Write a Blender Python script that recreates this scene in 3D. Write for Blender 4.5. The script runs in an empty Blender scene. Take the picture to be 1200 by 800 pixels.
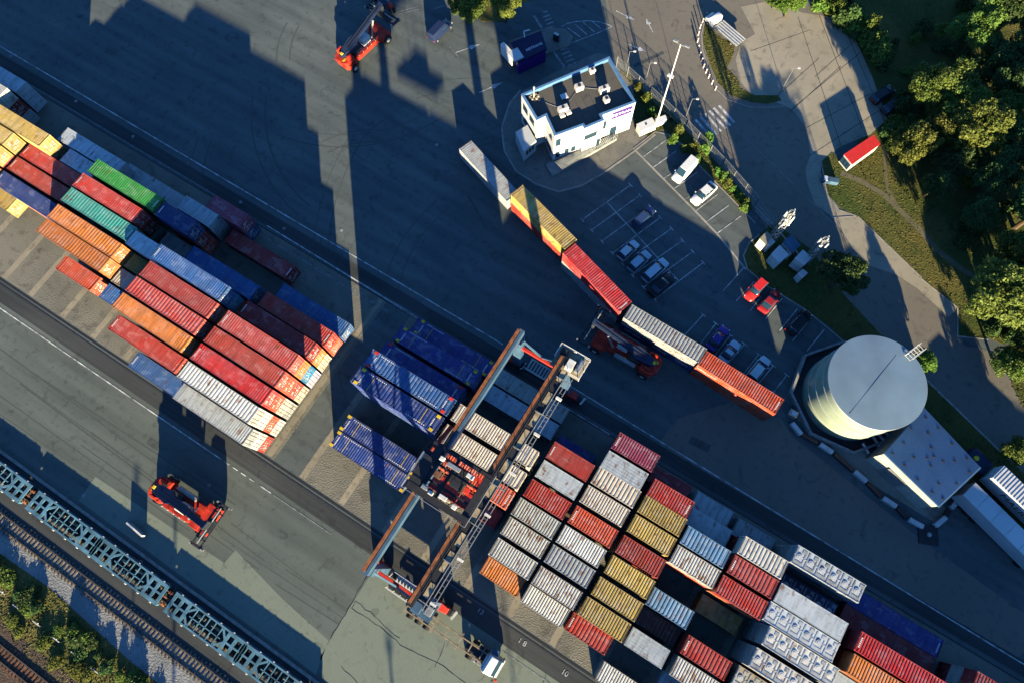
import bpy, math, random
import numpy as np
from mathutils import Matrix, Vector
from mathutils.geometry import tessellate_polygon
R = math.radians
rnd = random.Random(7)
SC = bpy.context.scene
COL = SC.collection

# ------------------------------------------------------------ camera (an aerial camera 97 m above the yard, 17 degrees off vertical)
FOC, NX, NY, HC, YA = 794.4, 614.4, 647.0, 96.9, -0.55
def _cam_axes():
    d = np.array([NX-600, NY-400, FOC]); d /= np.linalg.norm(d); up = -d
    y = np.array([0, -1., 0]); y -= y@up*up; y /= np.linalg.norm(y)
    x = np.cross(y, up)
    return np.stack([x, y, up], 1)
RC = _cam_axes()
CA, SA = math.cos(-YA), math.sin(-YA)
def G(px, py, z=0.0):
    """ground plan point (yard metres) of a surveyed point of the site at height z"""
    d = np.array([px-600, py-400, FOC])@RC
    t = (z-HC)/d[2]; x, y = d[0]*t, d[1]*t
    return (CA*x-SA*y, SA*x+CA*y)
def yard(v): return Vector((CA*v[0]-SA*v[1], SA*v[0]+CA*v[1], v[2]))
right, down, fwd = yard(RC[0]), yard(RC[1]), yard(RC[2])
cd = bpy.data.cameras.new('camera'); cam = bpy.data.objects.new('camera', cd); COL.objects.link(cam)
M3 = Matrix((right, -down, -fwd)).transposed().to_4x4(); M3.translation = (0, 0, HC)
cam.matrix_world = M3
cd.sensor_width = 36; cd.lens = FOC/1200*36; cd.clip_start = 0.5; cd.clip_end = 6000
SC.camera = cam

# ------------------------------------------------------------ sky, sun, exposure
SUN_EL, SH_AZ = 11.2, 129.7
w = bpy.data.worlds.new("World"); SC.world = w; w.use_nodes = True
wn = w.node_tree; wn.nodes.clear()
sky = wn.nodes.new('ShaderNodeTexSky'); sky.sky_type = 'NISHITA'; sky.sun_disc = False
sky.sun_elevation = R(SUN_EL); sky.sun_rotation = R(90-(SH_AZ-180))
sky.altitude = 300; sky.air_density = 1.0; sky.dust_density = 0.3; sky.ozone_density = 7.0
bg = wn.nodes.new('ShaderNodeBackground'); bg.inputs[1].default_value = 0.068
wo = wn.nodes.new('ShaderNodeOutputWorld')
wn.links.new(sky.outputs[0], bg.inputs[0]); wn.links.new(bg.outputs[0], wo.inputs[0])
sd = bpy.data.lights.new('sun', 'SUN'); sun = bpy.data.objects.new('sun', sd); COL.objects.link(sun)
sd.energy = 5.0; sd.angle = R(0.5); sd.color = (1.0, 0.84, 0.53)
a = R(SH_AZ); e = R(SUN_EL)
sun.rotation_euler = Vector((math.cos(a)*math.cos(e), math.sin(a)*math.cos(e), -math.sin(e))).to_track_quat('-Z', 'Y').to_euler()
SC.view_settings.view_transform = 'Standard'; SC.view_settings.look = 'None'
SC.view_settings.exposure = 1.9; SC.view_settings.gamma = 1.0
SC.render.engine = 'CYCLES'
SC.cycles.max_bounces = 4; SC.cycles.diffuse_bounces = 0; SC.cycles.glossy_bounces = 2
SC.cycles.transparent_max_bounces = 4; SC.cycles.use_adaptive_sampling = True

# ------------------------------------------------------------ materials
def mat(name, col, rough=0.7, metal=0.0, var=0.12, scale=1.5, col2=None, bump=0.0, bscale=20., spec=0.3, thr=None, rnd_obj=False, emit=None):
    m = bpy.data.materials.get(name)
    if m: return m
    m = bpy.data.materials.new(name); m.use_nodes = True
    N = m.node_tree.nodes; L = m.node_tree.links; b = N['Principled BSDF']
    b.inputs['Roughness'].default_value = rough; b.inputs['Metallic'].default_value = metal
    b.inputs['Specular IOR Level'].default_value = spec
    g = N.new('ShaderNodeNewGeometry')
    no = N.new('ShaderNodeTexNoise'); no.inputs['Scale'].default_value = scale; no.inputs['Detail'].default_value = 6
    L.new(g.outputs['Position'], no.inputs['Vector'])
    c = col; d = col2 or tuple(max(0, x*(1-var*2.2)) for x in col)
    if not col2: c = tuple(min(1, x*(1+var)) for x in col)
    mx = N.new('ShaderNodeMix'); mx.data_type = 'RGBA'
    mx.inputs[6].default_value = (*c, 1); mx.inputs[7].default_value = (*d, 1)
    mr = N.new('ShaderNodeMapRange')
    lo, hi = thr if thr else (0.3, 0.7)
    mr.inputs[1].default_value = lo; mr.inputs[2].default_value = hi
    L.new(no.outputs['Fac'], mr.inputs[0]); L.new(mr.outputs[0], mx.inputs[0])
    L.new(mx.outputs[2], b.inputs['Base Color'])
    if bump:
        n2 = N.new('ShaderNodeTexNoise'); n2.inputs['Scale'].default_value = bscale; n2.inputs['Detail'].default_value = 4
        L.new(g.outputs['Position'], n2.inputs['Vector'])
        bp = N.new('ShaderNodeBump'); bp.inputs['Distance'].default_value = bump; bp.inputs['Strength'].default_value = 1
        L.new(n2.outputs['Fac'], bp.inputs['Height']); L.new(bp.outputs[0], b.inputs['Normal'])
    return m

def ground_mat(name, c1, c2, c3=None, rough=0.85, s1=0.06, s2=0.9, bump=0.01, bs=9., streak=None, sp=0.25):
    """large tonal drift, mid blotches, fine grain, and optional streaks along the lanes"""
    m = bpy.data.materials.new(name); m.use_nodes = True
    N = m.node_tree.nodes; L = m.node_tree.links; b = N['Principled BSDF']
    b.inputs['Roughness'].default_value = rough; b.inputs['Specular IOR Level'].default_value = sp
    g = N.new('ShaderNodeNewGeometry')
    def noise(sc, vec=None, det=5, dist=0):
        n = N.new('ShaderNodeTexNoise'); n.inputs['Scale'].default_value = sc; n.inputs['Detail'].default_value = det
        n.inputs['Distortion'].default_value = dist
        L.new(vec or g.outputs['Position'], n.inputs['Vector']); return n.outputs['Fac']
    def mr(f, a, b_, c, d):
        r = N.new('ShaderNodeMapRange'); r.inputs[1].default_value = a; r.inputs[2].default_value = b_
        r.inputs[3].default_value = c; r.inputs[4].default_value = d; L.new(f, r.inputs[0]); return r.outputs[0]
    mx = N.new('ShaderNodeMix'); mx.data_type = 'RGBA'; mx.inputs[6].default_value = (*c1, 1); mx.inputs[7].default_value = (*c2, 1)
    L.new(mr(noise(s1, det=8, dist=.6), .35, .65, 0, 1), mx.inputs[0]); out = mx.outputs[2]
    if c3:
        m3 = N.new('ShaderNodeMix'); m3.data_type = 'RGBA'; L.new(out, m3.inputs[6]); m3.inputs[7].default_value = (*c3, 1)
        L.new(mr(noise(s2, det=6), .55, .68, 0, .75), m3.inputs[0]); out = m3.outputs[2]
    mul = N.new('ShaderNodeMix'); mul.data_type = 'RGBA'; mul.blend_type = 'MULTIPLY'; mul.inputs[0].default_value = 1
    L.new(out, mul.inputs[6])
    f = noise(7., det=4)
    ma = N.new('ShaderNodeMath'); ma.operation = 'MULTIPLY'; L.new(mr(f, .2, .8, .82, 1.16), ma.inputs[0])
    if streak:
        mp = N.new('ShaderNodeMapping'); mp.inputs['Scale'].default_value = streak
        L.new(g.outputs['Position'], mp.inputs['Vector'])
        L.new(mr(noise(1., mp.outputs[0], 6), .3, .7, .76, 1.14), ma.inputs[1])
    else: ma.inputs[1].default_value = 1
    L.new(ma.outputs[0], mul.inputs[7])
    st = N.new('ShaderNodeMix'); st.data_type = 'RGBA'; st.blend_type = 'MULTIPLY'; L.new(mul.outputs[2], st.inputs[6]); st.inputs[7].default_value = (.62, .62, .63, 1)
    L.new(mr(noise(.55, det=9, dist=1.2), .60, .70, 0, .7), st.inputs[0])
    s2_ = N.new('ShaderNodeMix'); s2_.data_type = 'RGBA'; s2_.blend_type = 'MULTIPLY'; L.new(st.outputs[2], s2_.inputs[6]); s2_.inputs[7].default_value = (.5, .5, .5, 1)
    L.new(mr(noise(1.7, det=2), .72, .76, 0, .6), s2_.inputs[0]); L.new(s2_.outputs[2], b.inputs['Base Color'])
    bp = N.new('ShaderNodeBump'); bp.inputs['Distance'].default_value = bump
    L.new(noise(bs), bp.inputs['Height']); L.new(bp.outputs[0], b.inputs['Normal'])
    return m

def paint(name, col, rust=0.0, dirt=0.35, rough=0.45):
    """container paint: faded blotches, streaks across, rust at random spots different on every container"""
    m = bpy.data.materials.get(name)
    if m: return m
    m = bpy.data.materials.new(name); m.use_nodes = True
    N = m.node_tree.nodes; L = m.node_tree.links; b = N['Principled BSDF']
    b.inputs['Roughness'].default_value = rough; b.inputs['Specular IOR Level'].default_value = 0.35
    tc = N.new('ShaderNodeTexCoord'); oi = N.new('ShaderNodeObjectInfo')
    ad = N.new('ShaderNodeVectorMath'); ad.operation = 'ADD'
    sc = N.new('ShaderNodeVectorMath'); sc.operation = 'SCALE'; sc.inputs[3].default_value = 90
    cb = N.new('ShaderNodeCombineXYZ')
    for i in range(3): L.new(oi.outputs['Random'], cb.inputs[i])
    L.new(cb.outputs[0], sc.inputs[0]); L.new(tc.outputs['Object'], ad.inputs[0]); L.new(sc.outputs[0], ad.inputs[1])
    def noise(s, scale=None, det=5):
        n = N.new('ShaderNodeTexNoise'); n.inputs['Scale'].default_value = s; n.inputs['Detail'].default_value = det
        if scale:
            mp = N.new('ShaderNodeMapping'); mp.inputs['Scale'].default_value = scale; L.new(ad.outputs[0], mp.inputs[0]); L.new(mp.outputs[0], n.inputs['Vector'])
        else: L.new(ad.outputs[0], n.inputs['Vector'])
        return n.outputs['Fac']
    def mr(f, a, b_, c, d):
        r = N.new('ShaderNodeMapRange'); r.inputs[1].default_value = a; r.inputs[2].default_value = b_
        r.inputs[3].default_value = c; r.inputs[4].default_value = d; L.new(f, r.inputs[0]); return r.outputs[0]
    def mix(fac, A, B, mode='MIX'):
        x = N.new('ShaderNodeMix'); x.data_type = 'RGBA'; x.blend_type = mode
        if isinstance(fac, float): x.inputs[0].default_value = fac
        else: L.new(fac, x.inputs[0])
        for i, q in ((6, A), (7, B)):
            if isinstance(q, tuple): x.inputs[i].default_value = (*q, 1)
            else: L.new(q, x.inputs[i])
        return x.outputs[2]
    lum = sum(col)/3
    fade = tuple(c*.78+lum*.22+.02 for c in col)
    o = mix(mr(noise(.5), .35, .65, 0, 1), col, fade)
    o = mix(mr(noise(1.3, (1.6, .25, 1)), .44, .68, 0, dirt+.25), o, tuple(c*.45+.01 for c in col))
    rust = rust+.12
    if rust > 0:
        o = mix(mr(noise(1.1, (1.4, .8, 1), 8), .66-.13*rust, .74-.08*rust, 0, .8), o, (.20, .075, .025))
    o = mix(mr(noise(.9, (.8, 1.3, 1), 7), .56, .60, 0, .38), o, tuple(min(1, c*.6+.22) for c in col))
    o = mix(mr(noise(2.6, None, 7), .62, .66, 0, .5), o, tuple(c*.35+.02 for c in col))
    vo = N.new('ShaderNodeTexVoronoi'); vo.inputs['Scale'].default_value = .55; vo.distance = 'CHEBYCHEV'; L.new(ad.outputs[0], vo.inputs['Vector'])
    o = mix(mr(vo.outputs['Distance'], .16, .17, .3, 0), o, tuple(min(1, c*.75+.06) for c in col))
    # shade of tone per container
    hv = N.new('ShaderNodeHueSaturation'); L.new(o, hv.inputs['Color']); L.new(mr(oi.outputs['Random'], 0, 1, .78, 1.18), hv.inputs['Value'])
    L.new(hv.outputs[0], b.inputs['Base Color'])
    bp = N.new('ShaderNodeBump'); bp.inputs['Distance'].default_value = .02
    L.new(noise(1.2), bp.inputs['Height']); L.new(bp.outputs[0], b.inputs['Normal'])
    return m

PC = {  # colour word: (paint, rust)
 'red': ((.50, .045, .03), .1), 'bright red': ((.62, .03, .03), 0), 'brick red': ((.46, .060, .038), .3), 'orange red': ((.68, .09, .03), .05),
 'orange': ((.72, .21, .035), .1), 'maroon': ((.34, .03, .03), .2), 'pink red': ((.55, .075, .06), .15), 'purple red': ((.30, .05, .09), .1),
 'navy': ((.025, .05, .19), .05), 'blue': ((.04, .13, .36), .05), 'faded blue': ((.13, .27, .44), .35), 'royal blue': ((.03, .065, .27), .05),
 'violet blue': ((.055, .05, .24), .05), 'teal': ((.08, .42, .34), .1), 'green': ((.04, .30, .05), .1), 'dark green': ((.02, .14, .05), .1),
 'light green': ((.35, .55, .18), 0), 'yellow': ((.52, .36, .09), .5), 'mustard': ((.60, .40, .09), .15), 'gold': ((.75, .38, .05), 0),
 'white': ((.64, .63, .57), .5), 'rusty white': ((.56, .54, .47), .95), 'cream': ((.62, .54, .43), .6), 'grey': ((.40, .42, .42), .5),
 'pale grey': ((.40, .43, .44), .5), 'rusty grey': ((.44, .45, .40), .6), 'light blue': ((.42, .62, .72), .1), 'dark brown': ((.10, .045, .04), .5),
 'ochre': ((.36, .22, .05), .3), 'tan': ((.5, .42, .30), .3), 'lilac': ((.45, .42, .60), 0), 'bright blue': ((.03, .25, .50), 0), 'frosted': ((.50, .57, .62), .45)}
def PM(c): return paint('paint_'+c.replace(' ', '_'), PC[c][0], PC[c][1])

M = dict(
 asphalt=ground_mat('asphalt', (.094, .116, .120), (.122, .144, .142), (.078, .094, .098), streak=(.05, .6, 1), bump=.006),
 concrete_patch=ground_mat('concrete_patch', (.185, .220, .180), (.21, .245, .195), (.165, .195, .16), bump=.004),
 road=ground_mat('road_asphalt', (.17, .155, .13), (.205, .185, .15), (.14, .13, .112), bump=.006),
 dark_lane=ground_mat('dark_lane', (.045, .052, .055), (.07, .076, .078), None, streak=(.03, 2.5, 1), bump=.004),
 gravelpad=ground_mat('gravel_pad', (.165, .16, .135), (.225, .215, .175), (.12, .115, .095), s1=.12, s2=.5, bump=.06, bs=5),
 beam=ground_mat('concrete_beam', (.27, .24, .18), (.36, .32, .24), (.19, .155, .11), s1=.2, bump=.01),
 ballast=ground_mat('ballast', (.20, .21, .215), (.29, .30, .30), (.14, .14, .14), s1=.3, s2=2.5, bump=.10, bs=4),
 darkballast=ground_mat('dark_ballast', (.085, .06, .045), (.12, .085, .06), (.05, .035, .028), s1=.3, s2=2.5, bump=.08, bs=5),
 grass=ground_mat('grass', (.060, .085, .022), (.125, .110, .032), (.045, .06, .018), s1=.11, s2=.45, bump=.10, bs=3, sp=.1),
 dryverge=ground_mat('dry_verge', (.10, .105, .028), (.22, .165, .055), (.06, .075, .022), s1=.2, s2=.6, bump=.10, bs=3, sp=.1),
 path=ground_mat('dirt_path', (.16, .14, .09), (.12, .115, .065), None, s1=.4, bump=.02),
 slabs=ground_mat('concrete_slabs', (.30, .275, .21), (.37, .33, .255), (.23, .21, .165), s1=.15, s2=.7),
 pavers=ground_mat('pavers', (.18, .18, .165), (.25, .235, .20), (.14, .135, .125), s1=.3, s2=1.5),
 line=mat('white_line', (.62, .64, .64), .6, var=.35, scale=1.2),
 fline=mat('faded_line', (.27, .29, .29), .7, var=.3, scale=1.5),
 crack=mat('tar_seam', (.028, .03, .032), .6), kerb=mat('kerb_stone', (.38, .36, .31), .8, var=.15),
 black=mat('black_rubber', (.018, .018, .02), .7), dark=mat('dark_steel', (.04, .045, .055), .5), steel=mat('galvanised', (.42, .44, .44), .4, .5),
 white=mat('white_paint', (.80, .80, .78), .4, var=.04), offw=mat('offwhite', (.68, .68, .65), .5, var=.08), glass=mat('window_glass', (.02, .05, .08), .12, var=.02, spec=.6),
 cblue=mat('crane_blue', (.065, .13, .21), .45, var=.12, scale=.7), crail=mat('crane_rail_rust', (.30, .11, .045), .6, var=.25), cred=mat('crane_red', (.62, .05, .03), .4),
 cdark=mat('crane_dark', (.03, .032, .038), .5), plank=mat('tan_plank', (.42, .34, .22), .7, var=.25, scale=1.2), wag=mat('wagon_blue', (.10, .23, .32), .55, var=.25, scale=.6),
 rsred=mat('stacker_red', (.60, .045, .025), .45, var=.3, scale=.9), rsboom=mat('stacker_boom', (.014, .026, .065), .4, var=.06), yellow=mat('yellow_paint', (.75, .52, .04), .5),
 redp=mat('red_paint', (.70, .05, .03), .4), ofl=mat('rust_steel', (.16, .075, .04), .7, var=.3), sleeper=mat('sleeper_wood', (.20, .17, .13), .85, var=.35, scale=2.2),
 rail=mat('rail_steel', (.15, .12, .10), .4, .4), wood=mat('bark', (.10, .07, .045), .9), roofg=ground_mat('roof_felt', (.105, .10, .09), (.125, .115, .10), None, s1=.3),
 purple=mat('purple_panel', (.07, .02, .20), .4, var=.05), silo=mat('silo_metal', (.60, .63, .64), .38, .15, var=.06, scale=.25), silow=mat('silo_wall', (.36, .43, .32), .42, .1, var=.10, scale=.4),
 conc=mat('cast_concrete', (.33, .33, .31), .8, var=.15), sand=mat('lime_wall', (.55, .54, .46), .8, var=.1), hallr=mat('hall_roof', (.12, .25, .42), .5, .5, var=.08, scale=.3), metal=mat('tank_lid_metal', (.25, .36, .44), .55, .45, var=.08, scale=.25),
 canopy=mat('red_canopy', (.66, .035, .03), .5, var=.05), tail=mat('tail_lamp', (.5, .02, .02), .3), lamp=mat('headlamp_glass', (.8, .8, .78), .15), ac=mat('ac_housing', (.70, .66, .60), .5),
 trailer=mat('trailer_frame', (.36, .27, .19), .6, var=.25), chalk=mat('lettering_white', (.82, .82, .80), .5, var=.02),
)
def leafmat(name, c1, c2):
    m = bpy.data.materials.new(name); m.use_nodes = True
    N = m.node_tree.nodes; L = m.node_tree.links; b = N['Principled BSDF']
    b.inputs['Roughness'].default_value = .6; b.inputs['Specular IOR Level'].default_value = .2
    g = N.new('ShaderNodeNewGeometry'); no = N.new('ShaderNodeTexNoise'); no.inputs['Scale'].default_value = .8; no.inputs['Detail'].default_value = 5
    L.new(g.outputs['Position'], no.inputs['Vector'])
    mx = N.new('ShaderNodeMix'); mx.data_type = 'RGBA'; mx.inputs[6].default_value = (*c1, 1); mx.inputs[7].default_value = (*c2, 1)
    r = N.new('ShaderNodeMapRange'); r.inputs[1].default_value = .35; r.inputs[2].default_value = .65
    L.new(no.outputs['Fac'], r.inputs[0]); L.new(r.outputs[0], mx.inputs[0])
    oi = N.new('ShaderNodeObjectInfo'); hs = N.new('ShaderNodeHueSaturation'); L.new(mx.outputs[2], hs.inputs['Color'])
    for o_, lo, hi in (('Hue', .48, .52), ('Value', .8, 1.35)):
        q = N.new('ShaderNodeMapRange'); q.inputs[3].default_value = lo; q.inputs[4].default_value = hi; L.new(oi.outputs['Random'], q.inputs[0]); L.new(q.outputs[0], hs.inputs[o_])
    L.new(hs.outputs[0], b.inputs['Base Color'])
    tr = N.new('ShaderNodeBsdfTranslucent'); L.new(hs.outputs[0], tr.inputs[0])
    ms = N.new('ShaderNodeMixShader'); ms.inputs[0].default_value = .3
    L.new(b.outputs[0], ms.inputs[1]); L.new(tr.outputs[0], ms.inputs[2]); L.new(ms.outputs[0], N['Material Output'].inputs[0])
    return m
LEAF = [leafmat('leaf_mid', (.085, .155, .03), (.14, .19, .035)), leafmat('leaf_dark', (.045, .095, .028), (.075, .125, .035)),
        leafmat('leaf_yellow', (.17, .19, .035), (.11, .14, .03)), leafmat('leaf_fresh', (.09, .20, .03), (.14, .24, .04))]

# ------------------------------------------------------------ mesh helpers
class MB:
    def __init__(s): s.v = []; s.f = []
    def add(s, vs, fs):
        n = len(s.v); s.v += [tuple(p) for p in vs]; s.f += [tuple(i+n for i in f) for f in fs]; return s
    def box(s, x0, x1, y0, y1, z0, z1):
        return s.add([(x0,y0,z0),(x1,y0,z0),(x1,y1,z0),(x0,y1,z0),(x0,y0,z1),(x1,y0,z1),(x1,y1,z1),(x0,y1,z1)],
                     [(0,3,2,1),(4,5,6,7),(0,1,5,4),(1,2,6,5),(2,3,7,6),(3,0,4,7)])
    def bar(s, p, q, w=.1, h=None, up=(0,0,1)):
        p = Vector(p); q = Vector(q); h = h or w; d = (q-p)
        if d.length < 1e-6: return s
        d.normalize(); u = Vector(up)
        if abs(d.dot(u)) > .98: u = Vector((1,0,0))
        a = d.cross(u).normalized(); b = a.cross(d).normalized()
        vs = [c + a*i*w/2 + b*j*h/2 for c in (p, q) for i, j in ((-1,-1),(1,-1),(1,1),(-1,1))]
        return s.add(vs, [(0,1,2,3),(7,6,5,4),(0,4,5,1),(1,5,6,2),(2,6,7,3),(3,7,4,0)])
    def tube(s, p, q, r, r2=None, n=8, cap=True):
        p = Vector(p); q = Vector(q); r2 = r if r2 is None else r2
        d = (q-p).normalized(); u = Vector((0,0,1)) if abs(d.z) < .9 else Vector((1,0,0))
        a = d.cross(u).normalized(); b = d.cross(a)
        vs = [p+(a*math.cos(t)+b*math.sin(t))*r for t in [2*math.pi*i/n for i in range(n)]]
        vs += [q+(a*math.cos(t)+b*math.sin(t))*r2 for t in [2*math.pi*i/n for i in range(n)]]
        fs = [(i, (i+1) % n, n+(i+1) % n, n+i) for i in range(n)]
        if cap: fs += [tuple(range(n-1, -1, -1)), tuple(range(n, 2*n))]
        return s.add(vs, fs)
    def prism(s, poly, z0, z1, bottom=True):
        area = sum(poly[i][0]*poly[(i+1) % len(poly)][1]-poly[(i+1) % len(poly)][0]*poly[i][1] for i in range(len(poly)))
        if area < 0: poly = poly[::-1]
        n = len(poly); tri = tessellate_polygon([[Vector((p[0], p[1], 0)) for p in poly]])
        def orient(t):
            p, q, r = (poly[i] for i in t)
            return t if (q[0]-p[0])*(r[1]-p[1])-(q[1]-p[1])*(r[0]-p[0]) > 0 else (t[0], t[2], t[1])
        tri = [orient(tuple(t)) for t in tri]
        fs = [(i+n, j+n, k+n) for i, j, k in tri]
        if bottom: fs += [(k, j, i) for i, j, k in tri]
        if z1 > z0+1e-4 or bottom: fs += [(i, (i+1) % n, n+(i+1) % n, n+i) for i in range(n)]
        return s.add([(p[0], p[1], z0) for p in poly]+[(p[0], p[1], z1) for p in poly], fs)
    def sheet(s, poly, z):
        n = len(poly); tri = tessellate_polygon([[Vector((p[0], p[1], 0)) for p in poly]])
        fs = []
        for t in tri:
            p, q, r = (poly[i] for i in t)
            fs.append(tuple(t) if (q[0]-p[0])*(r[1]-p[1])-(q[1]-p[1])*(r[0]-p[0]) > 0 else (t[0], t[2], t[1]))
        return s.add([(p[0], p[1], z) for p in poly], fs)
    def strip(s, p, q, w, z):
        p = Vector((p[0], p[1])); q = Vector((q[0], q[1])); d = (q-p).normalized(); n = Vector((-d.y, d.x))*w/2
        return s.add([(*(p-n), z), (*(q-n), z), (*(q+n), z), (*(p+n), z)], [(0, 1, 2, 3)])
    def mesh(s, name):
        me = bpy.data.meshes.new(name); me.from_pydata(s.v, [], s.f); me.update(); return me
    def build(s, name, m=None, parent=None, smooth=False, bevel=0):
        me = s.mesh(name)
        if m: me.materials.append(m)
        if smooth:
            for p in me.polygons: p.use_smooth = True
        o = bpy.data.objects.new(name, me); COL.objects.link(o)
        if parent: o.parent = parent
        if bevel:
            b = o.modifiers.new('b', 'BEVEL'); b.width = bevel; b.segments = 2; b.limit_method = 'ANGLE'
        return o
def tag(o, label=None, cat=None, group=None, kind=None):
    for k, v in (('label', label), ('category', cat), ('group', group), ('kind', kind)):
        if v: o[k] = v
    return o
def empty(name, loc, rz=0, label=None, cat=None, group=None):
    o = bpy.data.objects.new(name, None); COL.objects.link(o); o.location = loc; o.rotation_euler.z = rz
    o.empty_display_size = .3
    return tag(o, label, cat, group)
def inst(me, name, m, parent, loc=(0,0,0), rz=0):
    o = bpy.data.objects.new(name, me); COL.objects.link(o); o.parent = parent; o.location = loc; o.rotation_euler.z = rz
    if m:
        if not me.materials: me.materials.append(m)
        o.material_slots[0].link = 'OBJECT'; o.material_slots[0].material = m
    return o
def copy_tree(o, parent=None):
    c = o.copy(); COL.objects.link(c); c.parent = parent
    for ch in o.children: copy_tree(ch, c)
    return c
def text_obj(s, size, name, m, parent, loc, rot=(0,0,0), ext=.01, sx=1):
    cu = bpy.data.curves.new('t', 'FONT'); cu.body = s; cu.size = size; cu.extrude = ext; cu.align_x = 'CENTER'; cu.align_y = 'CENTER'
    t = bpy.data.objects.new('t', cu); COL.objects.link(t)
    me = bpy.data.meshes.new_from_object(t.evaluated_get(bpy.context.evaluated_depsgraph_get()))
    bpy.data.objects.remove(t); me.name = name; me.materials.clear(); me.materials.append(m)
    o = bpy.data.objects.new(name, me); COL.objects.link(o); o.parent = parent; o.location = loc; o.rotation_euler = rot; o.scale = (sx, 1, 1)
    return o
def PG(pts, z=0): return [G(x, y, z) for x, y in pts]
def struct(o): o['kind'] = 'structure'; return o
def Z(ox, oy, s): return lambda *pts: [(ox+x/s, oy+y/s) for x, y in pts]

# ------------------------------------------------------------ the ground, roads, paving
struct(MB().sheet([(-1500,-1500),(1500,-1500),(1500,1500),(-1500,1500)], -.02).build('ground', M['grass']))
struct(MB().sheet([(-420,-28.2),(320,-28.2),(320,47.5),(75,47.5),(48,62),(20,79),(-6,94),(-22,104),(-30,170),(-420,170)], 0).build('yard_pavement', M['asphalt']))
M['lane'] = ground_mat('rail_side_lane', (.104, .128, .118), (.130, .152, .138), (.088, .106, .100), streak=(.04, .5, 1), bump=.006)
struct(MB().sheet([(-420,-28.1),(320,-28.1),(320,-9.2),(-420,-9.2)], .005).build('rail_side_lane', M['lane']))
# main road (right of the fence) and the apron behind
road = PG([(700,-60),(722,80),(800,150),(882,240),(910,290),(1000,375),(1087,446),(1174,530),(1260,610),(1300,520),(1215,470),(1180,440),(1158,410),(1130,405),(1118,362),(1080,326),(1032,278),(1005,256),(980,262),(955,240),(946,215),(950,190),(975,170),(1000,155),(1035,120),(1000,60),(960,10),(930,-20),(870,-60)])
struct(MB().sheet(road, .008).build('road', M['road']))
# lighter concrete slab plaza and pavements
plaza = PG([(868,8),(900,2),(940,15),(985,22),(1003,48),(1022,90),(1040,140),(1020,158),(985,172),(962,190),(950,182),(945,150),(928,128),(905,118),(880,112),(868,96),(862,70),(868,50),(885,40)])
struct(MB().sheet(plaza, .016).build('plaza', M['slabs']))
sw = PG([(950,182),(962,190),(962,202),(969,227),(984,246),(1005,254),(1032,277),(1080,325),(1122,361),(1112,372),(1075,338),(1050,322),(1020,312),(1000,292),(985,268),(972,252),(955,240),(946,215),(944,198)])
struct(MB().sheet(sw, .016).build('pavement', M['slabs']))
jm = MB()
for p, q in [((925,132),(985,78)),((905,118),(960,68)),((985,22),(1040,150)),((960,18),(1010,150)),((935,20),(985,170)),((945,150),(1020,110)),((950,182),(1030,130)),((928,128),(1008,62)),((1000,50),(955,90)),((880,60),(950,35))]:
    jm.strip(G(*p), G(*q), .09, .02)
struct(jm.build('plaza_joint', M['crack']))
# grass: park beyond the road, and the planted strips
def grass(name, px, m='grass', z=.03, kerb=True):
    poly = PG(px)
    struct(MB().prism(poly, -.01, z, bottom=False).build(name, M[m]))
    return poly
park = grass('grass_park', [(960,-70),(985,20),(1003,40),(1022,80),(1042,115),(1045,150),(1033,170),(994,200),(975,178),(962,190),(962,202),(969,227),(985,244),(1005,254),(1032,278),(1080,326),(1122,362),(1122,393),(1145,398),(1160,396),(1176,404),(1215,380),(1330,300),(1330,-90)])
isl = grass('grass_island', [(826,26),(838,40),(846,46),(862,50),(858,68),(852,80),(864,92),(868,104),(884,112),(912,112),(916,118),(900,122),(880,120),(856,112),(842,98),(833,78),(824,50)], 'grass')
strip3 = grass('grass_strip', [(888,277),(905,262),(922,272),(950,292),(990,347),(1035,395),(1087,446),(1174,530),(1250,600),(1220,640),(1140,575),(1080,500),(991,402),(975,385),(945,364),(900,337),(878,318),(870,300),(876,286)])
strip4 = grass('grass_strip', [(745,96),(760,118),(790,140),(810,158),(846,195),(880,238),(882,246),(874,250),(848,222),(822,198),(797,170),(778,152),(768,155),(760,160),(744,152),(742,122)])
strip5 = grass('grass_strip', [(724,80),(737,86),(752,103),(775,120),(795,140),(806,155),(800,156),(770,128),(745,104)], 'dryverge')
corner = grass('grass_corner', [(1182,405),(1200,392),(1260,370),(1260,520),(1200,478),(1186,452)], 'grass')
topv = grass('grass_patch', [(527,-60),(527,8),(548,16),(566,26),(592,26),(596,10),(640,-6),(690,-20),(700,-60)], 'dryverge')
left_v = grass('grass_verge', [(-60,625),(0,648),(60,690),(150,772),(185,800),(260,870),(130,868),(60,801),(0,736),(-60,678)], 'dryverge')
# trodden path through the park
pm = MB()
pl = [(985,203),(1010,213),(1035,228),(1058,250),(1078,270),(1100,295),(1130,318),(1160,335),(1200,352)]
pl2 = [(1037,170),(1037,200),(1040,222),(1052,244)]
for L_ in (pl, pl2):
    for p, q in zip(L_[:-1], L_[1:]): pm.strip(G(*p), G(*q), .9 if L_ is pl else .55, .045+.003*(L_ is pl))
struct(pm.build('path', M['path']))
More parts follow.
